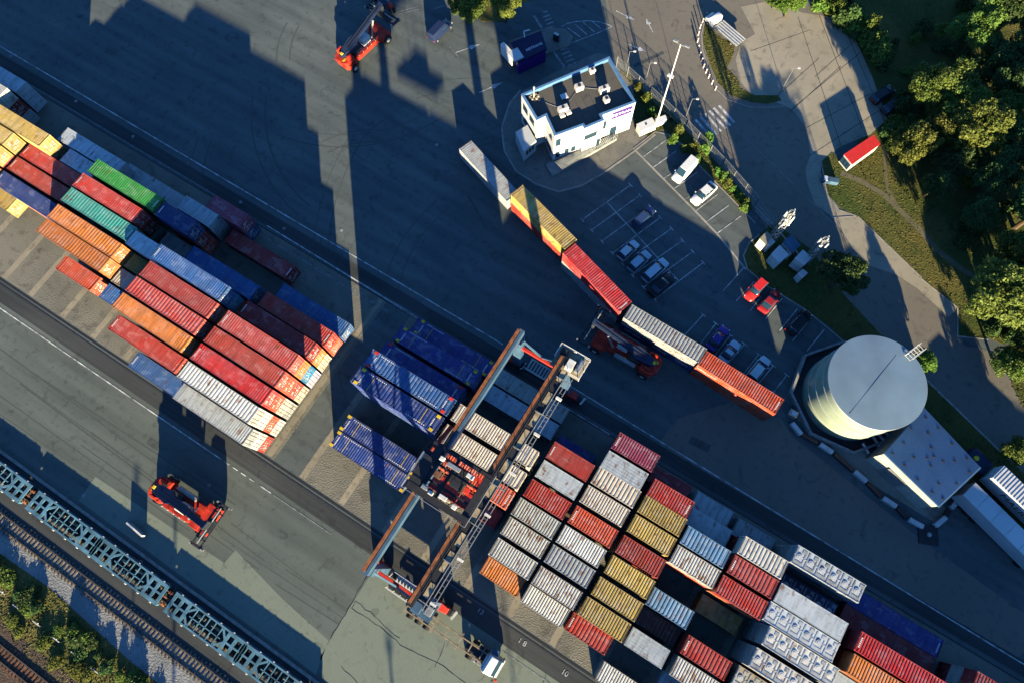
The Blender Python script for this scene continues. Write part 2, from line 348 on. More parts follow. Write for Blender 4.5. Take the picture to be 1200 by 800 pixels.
# container pads
for u0, u1 in ((-160, -37.0), (-32.6, 64)):
    struct(MB().sheet([(u0,-8.1),(u1,-8.1),(u1,20.0),(u0,20.0)], .008).build('gravel_pad', M['gravelpad']))
bm = MB()
for u in [-103.5,-97,-90.5,-84.9,-78.2,-71.9,-65.4,-58.2,-51.2,-45.0,-38.0,-32.0,-25.2,-17.8,-11.2,-4.3,2.4,9.1,15.7,22.1,28.6,38.6,51.5]:
    bm.strip((u,-8.0), (u,6.0 if u < -37 else 10.0), .95, .014)
bm.strip((-37.9,-8.0), (-37.9,19.9), .7, .018)
struct(bm.build('support_beam', M['beam']))
# lane where the crane wheels run, rail grooves
lm = MB()
for v, wd in ((21.7, 1.9), (-10.2, 2.2)): lm.strip((-300,v), (200,v), wd, .012)
struct(lm.build('crane_lane', M['dark_lane']))
gm = MB()
for v, wd in ((-8.45,.28),(-8.95,.14),(20.1,.14)): gm.strip((-300,v), (200,v), wd, .02)
struct(gm.build('drain_groove', M['crack']))
# lighter concrete patches of the quay lane
z5 = Z(400,620,4.446)
patches = [[(112,558),(97,579),(90,600),(400,870),(560,870),(700,800),(650,770),(520,800),(392,740),(360,704),(276,644),(263,659)],
           ]
struct(MB().sheet(PG([(112,558),(92,586),(330,760),(370,790),(385,750),(330,700),(276,644),(263,659)]), .010).build('concrete_patch', M['concrete_patch']))
struct(MB().sheet(PG([(452,662),(432,676),(400,727),(375,770),(395,870),(760,900),(705,838),(600,742),(540,700),(500,690)]), .010).build('concrete_patch', M['concrete_patch']))
struct(MB().sheet(PG([(794,490),(768,524),(900,610),(1180,780),(1230,740),(1080,632),(930,512),(915,490),(860,470)]), .010).build('asphalt_patch', M['road']))
cm = MB()
def crack(pts, w_=.05):
    last = None
    for p, q in zip(pts[:-1], pts[1:]):
        n = max(2, int(math.hypot(q[0]-p[0], q[1]-p[1])/7)); P = Vector(G(*p)); Q = Vector(G(*q))
        for i in range(n):
            a_ = P.lerp(Q, i/n) if last is None else last
            b_ = P.lerp(Q, (i+1)/n)+Vector((rnd.uniform(-.12,.12), rnd.uniform(-.12,.12)))
            cm.strip(a_, b_, w_*rnd.uniform(.4,1.0), .022); last = b_
crack([(412,712),(440,730),(470,755),(520,780),(545,800)], .1); crack([(412,712),(416,704),(440,722),(468,748)], .07)
crack([(521,752),(515,770),(510,782)], .07); crack([(400,780),(420,800)], .07); crack([(636,800),(640,788)], .07)
crack([(322,722),(360,750)], .07); crack([(431,674),(412,705),(400,727),(386,748)], .09); crack([(380,350),(300,300),(230,262)], .05)
crack([(400,170),(470,215),(540,262),(600,310)], .05); crack([(740,240),(800,300)], .04)
for _ in range(16):
    x, y = rnd.uniform(60,700), rnd.uniform(20,330); crack([(x,y),(x+rnd.uniform(10,45),y+rnd.uniform(5,30))], .035)
struct(cm.build('tar_seam', M['crack']))

tm_ = MB(); rt = random.Random(3)
def arcmark(x, y, r, a0, a1, w_, b_, z):
    n = max(4, int(abs(a1-a0)*r/1.6)); last = None
    for i in range(n+1):
        t = a0+(a1-a0)*i/n; p = (x+r*math.cos(t), y+r*math.sin(t))
        if last: b_.strip(last, p, w_, z)
        last = p
for k in range(34):
    cx, cy = G(rt.uniform(60,880), rt.uniform(-20,400)); r = rt.uniform(9,60); a0 = rt.uniform(0,6.28); da = rt.uniform(.3,1.3)
    if cy < 26 or cy+r > 100: continue
    for dr_ in (0, 2.3): arcmark(cx, cy+r*.2, r+dr_, a0, a0+da, rt.uniform(.12,.3), tm_, .002+k*.00012+dr_*.00002)
for k in range(9):
    u = rt.uniform(-100,20); v = rt.uniform(-25,-14); L_ = rt.uniform(10,45)
    for dv in (0,2.2): tm_.strip((u,v+dv), (u+L_,v+dv+rt.uniform(-1.2,1.2)), rt.uniform(.10,.25), .0062+k*.00012+dv*.00002)
struct(tm_.build('tyre_mark', mat('tyre_dark', (.066,.078,.074), .8, var=.2, scale=3, col2=(.085,.1,.092))))
pr_ = MB()
for x, y, l, w_, an in ((560,250,7,.5,-31),(820,520,3,1.2,5),(130,60,2,1.5,12),(180,520,2,1,0),(760,70,6,.6,60)):
    c_ = Vector(G(x,y)); d_ = Vector((math.cos(R(an)),math.sin(R(an)))); pr_.strip(c_-d_*l/2, c_+d_*l/2, w_, .0165)
struct(pr_.build('repair_patch', mat('fresh_asphalt', (.080,.092,.090), .8, var=.15)))
# painted lines
wl = MB(); fl = MB(); ZL = .026
def ln(p, q, w_=.14, b=wl): b.strip(G(*p), G(*q), w_, ZL)
def tl(p, q, w_=.12, b=wl):                       # bay line with small T ends
    P = Vector(G(*p)); Q = Vector(G(*q)); d = (Q-P).normalized(); n = Vector((-d.y, d.x))
    b.strip(P, Q, w_, ZL)
    for c in (P, Q): b.strip(c-n*.45, c+n*.45, w_, ZL+.004)
wl.strip((-300,24.15), (-18.2,23.6), .16, ZL); wl.strip((-7,23.4), (60,22.25), .16, ZL); wl.strip((60,22.25), (200,22), .16, ZL)
fl.strip((-118,20.6), (-64,20.6), .13, ZL); wl.strip((-60.7,20.7), (-36,20.4), .15, ZL); fl.strip((-36,20.4), (-31.5,20.3), .42, ZL); wl.strip((-5,20.3),(2,20.2),.13,ZL); fl.strip((-64,18.95),(-36,18.95),.1,ZL); fl.strip((-64,18.7),(-36,18.7),.08,ZL)
wl.strip((-300,-12.0), (-43.5,-12.0), .16, ZL)
for i in range(4): wl.strip((-42.9+i*1.5,-12.0), (-42.0+i*1.5,-12.0), .14, ZL)
wl.strip((-36.6,-12.0), (-34.5,-12.0), .14, ZL); fl.strip((-34,-12.0), (-24,-12.0), .12, ZL); fl.strip((4,-12), (60,-12), .12, ZL)
# parking bays
kp = MB()
for p, q in [((743,175),(815,248)),((815,248),(840,274)),((840,274),(874,316))]: kp.strip(G(*p), G(*q), .32, .03)
zp = Z(660,160,5)
for p, q in [((470,120),(600,25)),((530,180),(660,88)),((592,245),(655,205)),((653,305),(785,210)),((712,370),(735,355)),((780,435),(905,340)),((840,500),(970,405)),((903,568),(1040,468))]:
    p, q = zp(p, q); ln(p, q, .13)
for p, q in [((110,490),(395,285)),((165,550),(450,345)),((225,615),(510,410)),((287,685),(570,475)),((345,745),(635,540)),((405,815),(700,610)),((470,885),(760,675)),((535,955),(820,740))]:
    p, q = zp(p, q); tl(p, q)
ln(*zp((255,385),(675,845)), .12)
z8 = Z(840,200,3.3333)
for p, q in [((25,470),(105,380)),((75,510),(145,435)),((130,548),(175,490)),((190,580),(255,500)),((245,625),(315,540)),((295,665),(370,575)),((350,705),(420,620))]:
    p, q = z8(p, q); ln(p, q, .13)
z7 = Z(780,340,5)
for p, q in [((110,265),(220,145)),((195,325),(295,195)),((285,385),(380,262)),((365,430),(462,315)),((455,490),(545,375)),((545,545),(630,440)),((630,600),(710,495))]:
    p, q = z7(p, q); tl(p, q)
# crossings, arrows, hatching near the gate
z70 = Z(700,60,6.667)
for i, (p, q) in enumerate([((765,535),(888,678)),((803,512),(930,655)),((840,488),(965,628)),((875,465),(1003,605)),((908,445),(1040,585)),((950,425),(1070,560))]):
    p, q = z70(p, q); ln(p, q, .42, wl)
z52 = Z(520,0,5)
for p, q, w_ in [((527,92),(588,186),.42),((645,305),(710,400),.42)]+[((575,84-12),(608,70),.34),((580,104),(622,88),.34),((590,124),(632,110),.34),((600,146),(642,130),.34),((610,168),(650,152),.34),
                ((680,296),(725,282),.34),((692,320),(740,302),.34),((704,342),(752,325),.34),((716,364),(764,347),.34),((730,386),(775,368),.34)]:
    p, q = z52(p, q); ln(p, q, w_, fl)
arc = z52((690,158),(720,140),(780,128),(850,124),(910,130),(960,145),(985,158),(900,196),(820,226),(745,255))
for p, q in zip(arc[:-1], arc[1:]): ln(p, q, .12)
for p, q in [((725,165),(800,218)),((770,145),(840,205)),((815,132),(885,190)),((870,128),(925,172))]: ln(*z52(p, q), .12)
def arrow(px, py, qx, qy):
    P = Vector(G(px,py)); Q = Vector(G(qx,qy)); d = (Q-P).normalized(); n = Vector((-d.y,d.x)); L_ = (Q-P).length
    wl.strip(P, P+d*L_*.62, .16, ZL); a_ = P+d*L_*.58
    wl.add([(*(a_-n*.45), ZL+.004), (*Q, ZL+.004), (*(a_+n*.45), ZL+.004)], [(0,1,2)])
arrow(534,62,563,52); arrow(561,109,589,97); arrow(765,38,757,22); arrow(722,13,744,24); arrow(736,52,757,61)
ln((505,12),(520,7),.2,fl); ln((464,15),(489,8),.12,fl); ln((466,17),(491,11),.12,fl); ln((527,55),(538,68),.1,fl)
# road lines
for p, q in [((857,145),(976,262)),((976,262),(1000,290))]: ln(p, q, .08, fl)
for p, q in [((882,240),(910,268)),((910,268),(936,298)),((1035,395),(1087,446)),((1087,446),(1174,530))]: kp.strip(G(*p), G(*q), .28, .034)
for p, q in [((1078,326),(1122,361)),((1122,361),(1122,394)),((1122,394),(1158,398)),((1005,254),(1080,326)),((976,256),(1005,254)),((969,227),(978,250)),((962,190),(969,227)),((984,247),(1005,254))]: kp.strip(G(*p), G(*q), .2, .07)
for p, q in [((871,300),(876,316)),((876,316),(900,336)),((900,336),(945,364)),((945,364),(991,402)),((871,300),(878,285)),((878,285),(890,275)),((885,247),(905,268)),((822,197),(885,262)),((790,160),(822,197)),((768,155),(790,160)),((742,175),(768,155)),((797,170),(790,160))]: kp.strip(G(*p), G(*q), .2, .07)
kerbpts = [(826,24),(822,40),(823,58),(829,80),(838,103),(852,117),(880,126),(905,126),(925,124)]
for p, q in zip(kerbpts[:-1], kerbpts[1:]): kp.strip(G(*p), G(*q), .16, .05)
struct(kp.build('kerb', M['kerb'])); struct(wl.build('road_marking', M['line'])); struct(fl.build('road_marking', M['fline']))
# slot numbers painted on the asphalt
for s_, x, y in [('13',563,716),('1 8',612,752),('10',662,788),('2',359,311),('1 1',397,335),('22',30,121),('2',156,161),('2',215,262),('6',13,66),('4',250,318),('15',620,475),('17',700,528)]:
    o = text_obj(s_, .95, 'slot_number', M['fline'] if y < 700 else M['line'], None, (*G(x,y), .032)); struct(o)
for x, y in [(13,66),(89,119),(156,160),(282,237),(333,268),(98,580),(165,658),(543,10),(512,170),(400,270),(245,568)]:
    p = G(x,y); struct(MB().prism([(p[0]+.28*math.cos(t), p[1]+.28*math.sin(t)) for t in [k*math.pi/4 for k in range(8)]], .005, .03).build('manhole_cover', M['fline']))

# ------------------------------------------------------------ shipping containers
W2 = 1.219; _cm = {}
def cont_meshes(Ln, H, style):
    k = (round(Ln,2), H, style)
    if k in _cm: return _cm[k]
    X = Ln/2; r = random.Random(int(Ln*100))
    roof = MB(); z0 = H-.045; z1 = H-.004
    if style in ('ribbed', 'wide'):
        pitch = .36 if style == 'ribbed' else .50; n = int((Ln-.5)/pitch); s = -X+.2+(Ln-.4-n*pitch)/2
        xs = [(-X+.16, z0)]
        for i in range(n):
            x = s+i*pitch; xs += [(x+pitch*.10, z0), (x+pitch*.24, z1), (x+pitch*.66, z1), (x+pitch*.80, z0)]
        xs.append((X-.16, z0)); vs = []; fs = []
        for x, z in xs: vs += [(x, -W2+.07, z), (x, W2-.07, z)]
        for i in range(len(xs)-1): fs.append((2*i, 2*i+2, 2*i+3, 2*i+1))
        roof.add(vs, fs)
        for sx in (-1, 1): roof.box(min(sx*(X-.17), sx*(X-.02)), max(sx*(X-.17), sx*(X-.02)), -W2+.06, W2-.06, z0-.03, z1+.002)
    elif style == 'flat':
        roof.box(-X+.03, X-.03, -W2+.05, W2-.05, H-.07, H-.014)
        for y in (-.8, -.4, 0, .4, .8): roof.box(-X+.25, X-.25, y-.03, y+.03, H-.016, H-.004)
        for sx in (-1, 1): roof.box(min(sx*(X-.35), sx*(X-.05)), max(sx*(X-.35), sx*(X-.05)), -W2+.1, W2-.1, H-.018, H-.002)
        for i in range(1, max(3, int(Ln/2.4))): roof.box(-X+i*Ln/max(3,int(Ln/2.4))-.02, -X+i*Ln/max(3,int(Ln/2.4))+.02, -W2+.07, W2-.07, H-.02, H-.007)
    elif style == 'bulk':
        roof.box(-X+.03, X-.03, -W2+.05, W2-.05, H-.12, H-.06)
        roof.box(-X+.03, X-.03, -.05, .05, H-.07, H-.03)
    elif style == 'open':
        roof.box(-X+.1, X-.1, -W2+.08, W2-.08, H-.75, H-.68)
        for i in range(5): roof.box(-X+.5+i*(Ln-1)/4-.05, -X+.5+i*(Ln-1)/4+.05, -W2+.05, W2-.05, H-.1, H-.03)
    body = MB()
    for sx in (-1, 1):                        # posts and corner castings, end sills
        for sy in (-1, 1):
            x0, x1 = sorted((sx*X, sx*(X-.15))); y0, y1 = sorted((sy*W2, sy*(W2-.15)))
            body.box(x0, x1, y0, y1, .12, H-.12)
            x0, x1 = sorted((sx*(X+.004), sx*(X-.18))); y0, y1 = sorted((sy*(W2+.004), sy*(W2-.16)))
            body.box(x0, x1, y0, y1, 0, .118); body.box(x0, x1, y0, y1, H-.118, H+.006)
        x0, x1 = sorted((sx*X, sx*(X-.1))); body.box(x0, x1, -W2+.16, W2-.16, .01, .14)
        if style != 'bulk': body.box(x0, x1, -W2+.16, W2-.16, H-.11, H-.002)
    for sy in (-1, 1):
        y0, y1 = sorted((sy*W2, sy*(W2-.06))); body.box(-X+.18, X-.18, y0, y1, H-.075, H); body.box(-X+.18, X-.18, y0, y1, 0, .12)
        n = int((Ln-.4)/.28); vs = []; fs = []; pts = [(-X+.15, 0)]
        if style == 'flat': pts = [(-X+.15, .03), (X-.15, .03)]
        else:
            for i in range(n):
                x = -X+.2+i*(Ln-.4)/n; pts += [(x, .055), (x+.07, .055), (x+.11, .015), (x+.20, .015)]
            pts.append((X-.15, .055))
        for x, dy in pts: vs += [(x, sy*(W2-dy), .11), (x, sy*(W2-dy), H-.07)]
        for i in range(len(pts)-1): fs.append((2*i, 2*i+2, 2*i+3, 2*i+1) if sy < 0 else (2*i, 2*i+1, 2*i+3, 2*i+2))
        body.add(vs, fs)
    body.box(-X+.06, -X+.09, -W2+.14, W2-.14, .13, H-.1); body.box(-X+.2, X-.2, -W2+.1, W2-.1, .13, .18)
    if style == 'bulk':
        for i in range(9): body.box(-X+.015, -X+.07, -W2+.2+i*.25, -W2+.28+i*.25, .15, H-.12)
    door = MB(); door.box(X-.07, X-.03, -W2+.15, -.01, .14, H-.11); door.box(X-.07, X-.03, .01, W2-.15, .14, H-.11)
    for j in range(5): door.box(X-.035, X-.018, -W2+.2, -.06, .3+j*(H-.6)/5, .3+j*(H-.6)/5+.22); door.box(X-.035, X-.018, .06, W2-.2, .3+j*(H-.6)/5, .3+j*(H-.6)/5+.22)
    rods = MB()
    for y in (-.85, -.35, .35, .85): rods.tube((X+.012, y, .1), (X+.012, y, H-.1), .03, n=6)
    for y in (-.6, .6): rods.box(X-.004, X+.03, y-.28, y+.28, H*.42, H*.42+.05)
    let = MB()                                # small sticker blocks and serial lines on the door
    for j in range(9):
        y = r.uniform(-1.0, .3); z = .45+j*(H-.8)/9
        for q in range(r.choice((1, 2, 3))): let.box(X-.016, X-.012, y+q*.28, y+q*.28+r.uniform(.12,.26), z, z+.11)
    _cm[k] = dict(roof=roof.mesh('roof'), body=body.mesh('body'), door=door.mesh('door'), rods=rods.mesh('lock_rod'), let=let.mesh('lettering'))
    for me in _cm[k].values(): me.materials.append(M['steel'])
    if style == 'bulk':
        n = 6; pan = MB(); hat = MB()
        for i in range(n):
            x = -X+(i+.5)*Ln/n
            pan.box(x-.62, x+.62, -1.0, -.62, H-.06, H-.03); pan.box(x-.62, x-.46, -1.0, 1.0, H-.06, H-.028); pan.box(x+.1, x+.62, .55, 1.0, H-.06, H-.03); pan.box(x+.5, x+.6, -.62, .5, H-.06, H-.03)
            pass
        hat.tube((0, -.05, H-.09), (0, -.05, H), .36, n=16); hat.tube((0, -.05, H), (0, -.05, H+.02), .2, n=12)
        _cm[k]['pan'] = pan.mesh('roof_panel'); _cm[k]['hat'] = hat.mesh('hatch')
        for q in ('pan', 'hat'): _cm[k][q].materials.append(M['white'])
    return _cm[k]
# end-of-roof mark (company bar), 45-foot lifting points and lines
def mark_mesh():
    b = MB()
    for i in range(6): b.box(-.09, .09, -.75+i*.22, -.62+i*.22, 0, .004)
    me = b.mesh('roof_mark'); me.materials.append(M['chalk']); return me
MK = mark_mesh()
_b = MB()
for i in range(10): _b.box(i*.3, i*.3+.13, -.07, .07, 0, .006)
DOTS = _b.mesh('roof_lettering'); DOTS.materials.append(M['chalk'])
_b = MB().box(-.28, .28, -.2, .2, 0, .05); LIFT = _b.mesh('lifting_plate'); LIFT.materials.append(M['yellow'])
_b = MB().box(-.035, .035, -1.1, 1.1, 0, .006); RLINE = _b.mesh('roof_line'); RLINE.materials.append(M['yellow'])
ALLC = []     # every container: block, row, u0,u1, level
ORD = ['first','second','third','fourth','fifth','sixth','seventh','eighth','ninth','tenth','eleventh']
def container(uc, vc, z, Ln, H, col, style, rz=0, label='', group=None, mark=False, M45=None, detail=True):
    ms = cont_meshes(Ln, H, style)
    o = empty('shipping_container', (uc, vc, z), rz, label, 'container', group)
    m = PM(col)
    inst(ms['body'], 'body', m, o); rf = inst(ms['roof'], 'roof', m, o)
    if detail:
        d = inst(ms['door'], 'door', m, o); inst(ms['rods'], 'lock_rod', M['steel'], d)
        if col not in ('white', 'rusty white', 'cream', 'pale grey', 'light blue', 'frosted', 'grey'): inst(ms['let'], 'lettering', M['chalk'], d)
    if style == 'bulk':
        inst(ms['pan'], 'roof_panel', PM('pale grey'), rf); [inst(ms['hat'], 'hatch', M['silo'] if col != 'white' else M['offw'], rf, (-Ln/2+(i+.5)*Ln/6+.02+rnd.uniform(-.05,.05), 0, 0)) for i in range(6)]
    if mark: inst(MK, 'roof_marking', M['chalk'], rf, (-Ln/2+.35 if mark == 1 else Ln/2-.35, .1, H+.0))
    if M45:
        pl = M['yellow'] if M45 == 'y' else M['redp']
        for sx in (-1, 1):
            for sy in (-1, 1):
                inst(LIFT, 'lifting_plate', pl, rf, (sx*5.95, sy*.98, H+.003))
            inst(MK, 'roof_marking', M['chalk'], rf, (sx*5.6, 0, H+.003))
            if M45 == 'y': inst(RLINE, 'roof_line', M['yellow'] , rf, (sx*4.1, 0, H+.003))
            inst(DOTS, 'roof_lettering', M['chalk'], rf, (2.4*sx-1.5+sx*1.2, .95*sx*-1, H+.003))
    return o

LV = 2.6
ROWV = dict(zip('ABCDEFGHIJ', [-5.65,-2.85,0.0,2.82,5.6,8.4,11.25,14.05,16.9,19.6]))
COLW = {}
# block, row (A nearest the railway), u0, u1, level, colour, style, colours below (top down), options
T = [
 # long-container block
 ('L','A',-50.9,-38.8,3,'pale grey','ribbed',['white','red'],{}), ('L','A',-60.9,-51.3,2,'blue','ribbed',['navy'],{'m':1}),
 ('L','B',-50.9,-38.8,4,'white','wide',['white','orange red','white'],{}), ('L','B',-65.2,-53.0,3,'red','ribbed',['orange','navy'],{'m':1}),
 ('L','C',-51.0,-38.8,4,'bright red','ribbed',['orange red','white'],{'m':1}), ('L','C',-65.0,-52.7,4,'orange','ribbed',['gold','blue'],{}),
 ('L','C',-71.6,-65.5,2,'blue','ribbed',['navy'],{}), ('L','C',-80.2,-73.3,2,'orange red','ribbed',['orange'],{}),
 ('L','D',-51.0,-38.8,4,'brick red','ribbed',['orange red','red','cream'],{}), ('L','D',-65.0,-52.7,4,'pink red','wide',['orange red','white'],{}),
 ('L','D',-71.7,-65.5,2,'cream','ribbed',['teal'],{}), ('L','D',-84.6,-72.1,3,'orange','wide',['orange','blue'],{'v':3.0}),
 ('L','E',-50.8,-38.7,4,'pink red','ribbed',['orange','bright blue','lilac','light green'],{'m':1}), ('L','E',-64.9,-52.7,4,'pink red','ribbed',['orange','white'],{}),
 ('L','E',-71.8,-65.6,2,'dark green','ribbed',['green'],{}), ('L','E',-84.8,-72.1,3,'orange','wide',['gold','green'],{}),
 ('L','F',-51.0,-38.8,3,'maroon','ribbed',['orange','cream','orange red'],{'m':1}), ('L','F',-65.3,-52.9,4,'blue','ribbed',['bright blue','orange','maroon'],{'m':1}),
 ('L','F',-71.9,-65.9,3,'frosted','flat',['grey','navy'],{}), ('L','F',-85.0,-72.0,3,'teal','wide',['teal','navy'],{'v':8.75,'m':2}),
 ('L','G',-50.9,-38.8,2,'red','ribbed',['orange red'],{'m':2}), ('L','G',-64.8,-52.3,2,'blue','ribbed',['navy'],{}), ('L','G',-71.6,-66.0,1,'grey','flat',[],{}),
 ('L','G',-85.2,-73.2,3,'red','ribbed',['maroon','teal'],{'v':11.5,'m':1}),
 ('L','H',-51.0,-38.6,1,'blue','ribbed',[],{'v':13.9}), ('L','H',-71.3,-65.0,3,'navy','flat',['maroon','orange red'],{'v':14.2,'m':1}),
 ('L','H',-84.9,-71.9,3,'green','ribbed',['dark green','navy'],{'v':14.5,'m':2}), ('L','H',-92.4,-86.0,2,'frosted','flat',['grey'],{'v':14.0}),
 ('L','I',-63.3,-51.1,1,'maroon','ribbed',[],{'v':17.0,'m':2}), ('L','I',-71.2,-64.9,2,'frosted','flat',['pale grey'],{'v':17.2}),
 ('L','I',-84.9,-72.8,1,'pale grey','flat',[],{'v':17.4}), ('L','I',-95.4,-83.1,2,'frosted','flat',['grey'],{'v':16.7}),
 ('L','J',-67.6,-60.9,2,'purple red','flat',['navy'],{'v':19.6}),
 ('L','D',-108.2,-96.0,1,'yellow','ribbed',[],{'v':3.2}),
 ('L','E',-98.7,-86.5,2,'navy','ribbed',['orange'],{'v':5.6,'m':1}), ('L','F',-98.6,-86.4,2,'brick red','ribbed',['blue'],{'v':8.6,'m':1}),
 ('L','G',-98.6,-86.4,2,'red','ribbed',['navy'],{'v':11.4,'m':1}), ('L','H',-106.4,-94.2,3,'yellow','ribbed',['ochre','navy'],{'v':13.8}),
 ('L','G',-111.5,-99.3,3,'yellow','ribbed',['yellow','red'],{'v':11.1}), ('L','I',-118.3,-106.1,3,'white','flat',['maroon','grey'],{'v':16.6}),
 ('L','J',-119.5,-107.3,2,'frosted','flat',['frosted'],{'v':19.6}), ('L','E',-111.5,-99.3,2,'orange','ribbed',['red'],{}), ('L','F',-111.5,-99.3,3,'yellow','ribbed',['red','blue'],{}),
 ('L','D',-121,-108.9,2,'brick red','ribbed',['blue'],{}),
 # blue 45-footers
 ('M','C',-30.6,-18.4,1,'royal blue','ribbed',[],{'y':'y','v':.25}), ('M','D',-30.7,-18.5,1,'royal blue','ribbed',[],{'y':'y','v':2.85}),
 ('M','F',-30.8,-17.42,4,'royal blue','wide',['royal blue','navy','blue'],{'y':'y','v':8.72}), ('M','G',-30.75,-17.37,4,'blue','wide',['royal blue','navy','blue'],{'y':'r','v':11.5}),
 ('M','H',-31.55,-18.2,2,'violet blue','flat',['navy'],{'y':'r','v':14.25}), ('M','I',-31.1,-17.6,2,'violet blue','flat',['navy'],{'y':'y','v':17.2}),
 ('M','J',-30.5,-16.8,1,'violet blue','flat',[],{'y':'y','v':20.0}),
 # under the crane
 ('K','D',-17.1,-5.0,2,'pink red','open',['orange red'],{'v':2.85}), ('K','E',-16.7,-4.75,4,'orange red','ribbed',['orange red','red','grey'],{'v':5.55,'m':2}),
 ('K','F',-16.7,-4.7,4,'cream','ribbed',['grey','brick red','blue'],{'v':8.3}), ('K','G',-16.7,-4.75,4,'cream','ribbed',['rusty white','brick red','grey'],{'v':11.4}),
 ('K','I',-16.8,-4.7,1,'frosted','flat',[],{'v':17.1}), ('K','J',-16.7,-4.6,1,'rusty grey','flat',[],{'v':19.85}),
 # short-container block
 ('R','B',-3.75,2.1,1,'orange','ribbed',[],{}), ('R','C',-3.75,2.1,3,'white','ribbed',['grey','blue'],{'v':-.15}), ('R','D',-3.85,2.1,3,'rusty white','ribbed',['cream','red'],{}),
 ('R','E',-3.95,2.1,3,'rusty grey','ribbed',['red','grey'],{'v':5.55}), ('R','F',-3.85,2.05,3,'red','ribbed',['navy','red'],{'v':8.35}), ('R','G',-3.8,2.05,3,'frosted','flat',['grey','red'],{}),
 ('R','H',-3.85,2.2,3,'red','flat',['red','blue'],{'m':1}), ('R','I',-3.9,1.9,1,'violet blue','flat',[],{'v':16.1}),
 ('R','B',2.65,8.6,2,'white','ribbed',['brick red'],{}), ('R','C',2.6,8.6,3,'rusty white','ribbed',['blue','red'],{'v':-.2}), ('R','D',2.6,8.7,3,'pale grey','wide',['red','grey'],{}),
 ('R','E',2.65,8.7,3,'white','ribbed',['red','grey'],{'v':5.65}), ('R','F',2.7,8.8,3,'orange red','ribbed',['blue','red'],{'v':8.5,'m':1}), ('R','G',2.7,8.8,3,'cream','ribbed',['red','grey'],{'v':11.5}),
 ('R','H',2.75,8.9,3,'cream','wide',['grey','red'],{'v':14.3}), ('R','I',2.8,8.6,3,'frosted','flat',['grey','red'],{'v':16.75}), ('R','J',2.8,8.8,3,'purple red','ribbed',['maroon','blue'],{'v':19.6,'m':1}),
 ('R','B',9.3,15.2,1,'red','wide',[],{'m':1}), ('R','C',9.3,15.4,3,'yellow','ribbed',['grey','red'],{'v':-.25}), ('R','D',9.5,15.6,3,'yellow','ribbed',['blue','red'],{'v':2.6}),
 ('R','E',9.6,15.6,3,'yellow','ribbed',['yellow','red'],{'v':5.65}), ('R','F',9.6,15.6,3,'brick red','ribbed',['orange red','cream'],{'v':8.5}), ('R','G',9.6,15.5,3,'yellow','ribbed',['orange','red'],{'v':11.5}),
 ('R','H',9.6,15.5,3,'yellow','ribbed',['red','grey'],{'v':14.3}), ('R','I',9.6,15.3,3,'red','ribbed',['maroon','grey'],{'v':16.7,'m':2}), ('R','J',9.2,15.0,1,'maroon','flat',[],{'v':19.3}),
 ('R','A',15.5,21.5,1,'white','ribbed',[],{'v':-5.85}), ('R','C',16.2,21.4,2,'frosted','flat',['grey'],{'v':-.35}), ('R','D',16.3,22.2,1,'dark brown','wide',[],{'v':2.6}),
 ('R','E',16.2,21.9,2,'faded blue','wide',['maroon'],{'v':5.2}), ('R','G',15.9,21.9,3,'rusty white','ribbed',['orange red','red'],{'v':11.0}), ('R','H',15.95,21.9,3,'faded blue','wide',['red','grey'],{'v':13.75}),
 ('R','I',15.8,21.6,2,'grey','flat',['blue'],{'v':16.55}), ('R','J',15.8,21.3,1,'grey','wide',[],{'v':19.3}),
 ('R','A',22.6,28.5,2,'grey','ribbed',['red'],{'v':-5.9}), ('R','B',22.3,28.3,1,'pale grey','flat',[],{'v':-2.85}), ('R','C',22.5,28.5,2,'rusty white','ribbed',['maroon'],{'v':-.35}), ('R','D',22.5,28.5,2,'red','wide',['maroon'],{'v':2.5,'m':1}),
 ('R','F',22.4,28.2,1,'ochre','flat',[],{'v':7.95}), ('R','G',22.3,28.4,3,'red','ribbed',['orange','cream'],{'v':10.8}), ('R','H',22.5,28.45,3,'pink red','wide',['maroon','grey'],{'v':13.7,'m':1}),
 ('R','I',22.6,28.5,3,'white','wide',['maroon','grey'],{'v':16.4}), ('R','J',22.1,27.6,1,'grey','wide',[],{'v':19.0}),
 ('R','D',29.3,38.4,2,'tan','bulk',['grey'],{'v':2.7}), ('R','E',29.4,38.5,3,'white','bulk',['white','white'],{'v':5.5}), ('R','F',29.7,38.8,3,'white','bulk',['white','white'],{'v':8.5}),
 ('R','G',28.6,37.7,3,'frosted','bulk',['white','white'],{'v':11.1}), ('R','H',28.8,37.6,3,'frosted','flat',['grey','blue'],{'v':13.7}), ('R','I',28.8,37.8,1,'navy','bulk',[],{'v':15.85}),
 ('R','J',28.65,37.7,3,'frosted','bulk',['grey','white'],{'v':18.9}),
 ('R','B',29.4,38.5,2,'red','ribbed',['grey'],{}), ('R','C',29.4,38.5,2,'grey','flat',['red'],{}), ('R','E',39.6,51.8,2,'maroon','ribbed',['grey'],{'v':5.6}),
 ('R','F',39.6,51.8,2,'frosted','flat',['red'],{'v':8.4}), ('R','G',39.5,51.7,3,'orange','ribbed',['maroon','red'],{'v':11.0}), ('R','H',39.3,51.5,3,'bright red','ribbed',['maroon','purple red'],{'v':13.75,'m':1}),
 ('R','I',38.5,50.7,1,'maroon','flat',[],{'v':16.5}), ('R','J',38.6,50.8,1,'violet blue','ribbed',[],{'v':19.0,'m':2}),
]
for _i, _u in enumerate((52.6, 65.4, 78.2, 91.0)):
    for _r, _l, _c in (('F',3,'grey'),('G',3,'red'),('H',4,'blue'),('I',3,'maroon')):
        T.append(('R',_r,_u,_u+12.19,_l if _i else min(_l,3),[_c,'navy','brick red','teal'][_i],'ribbed',['grey','maroon','blue'],{}))
def rowof(t): return t[8].get('v', ROWV[t[1]])-W2
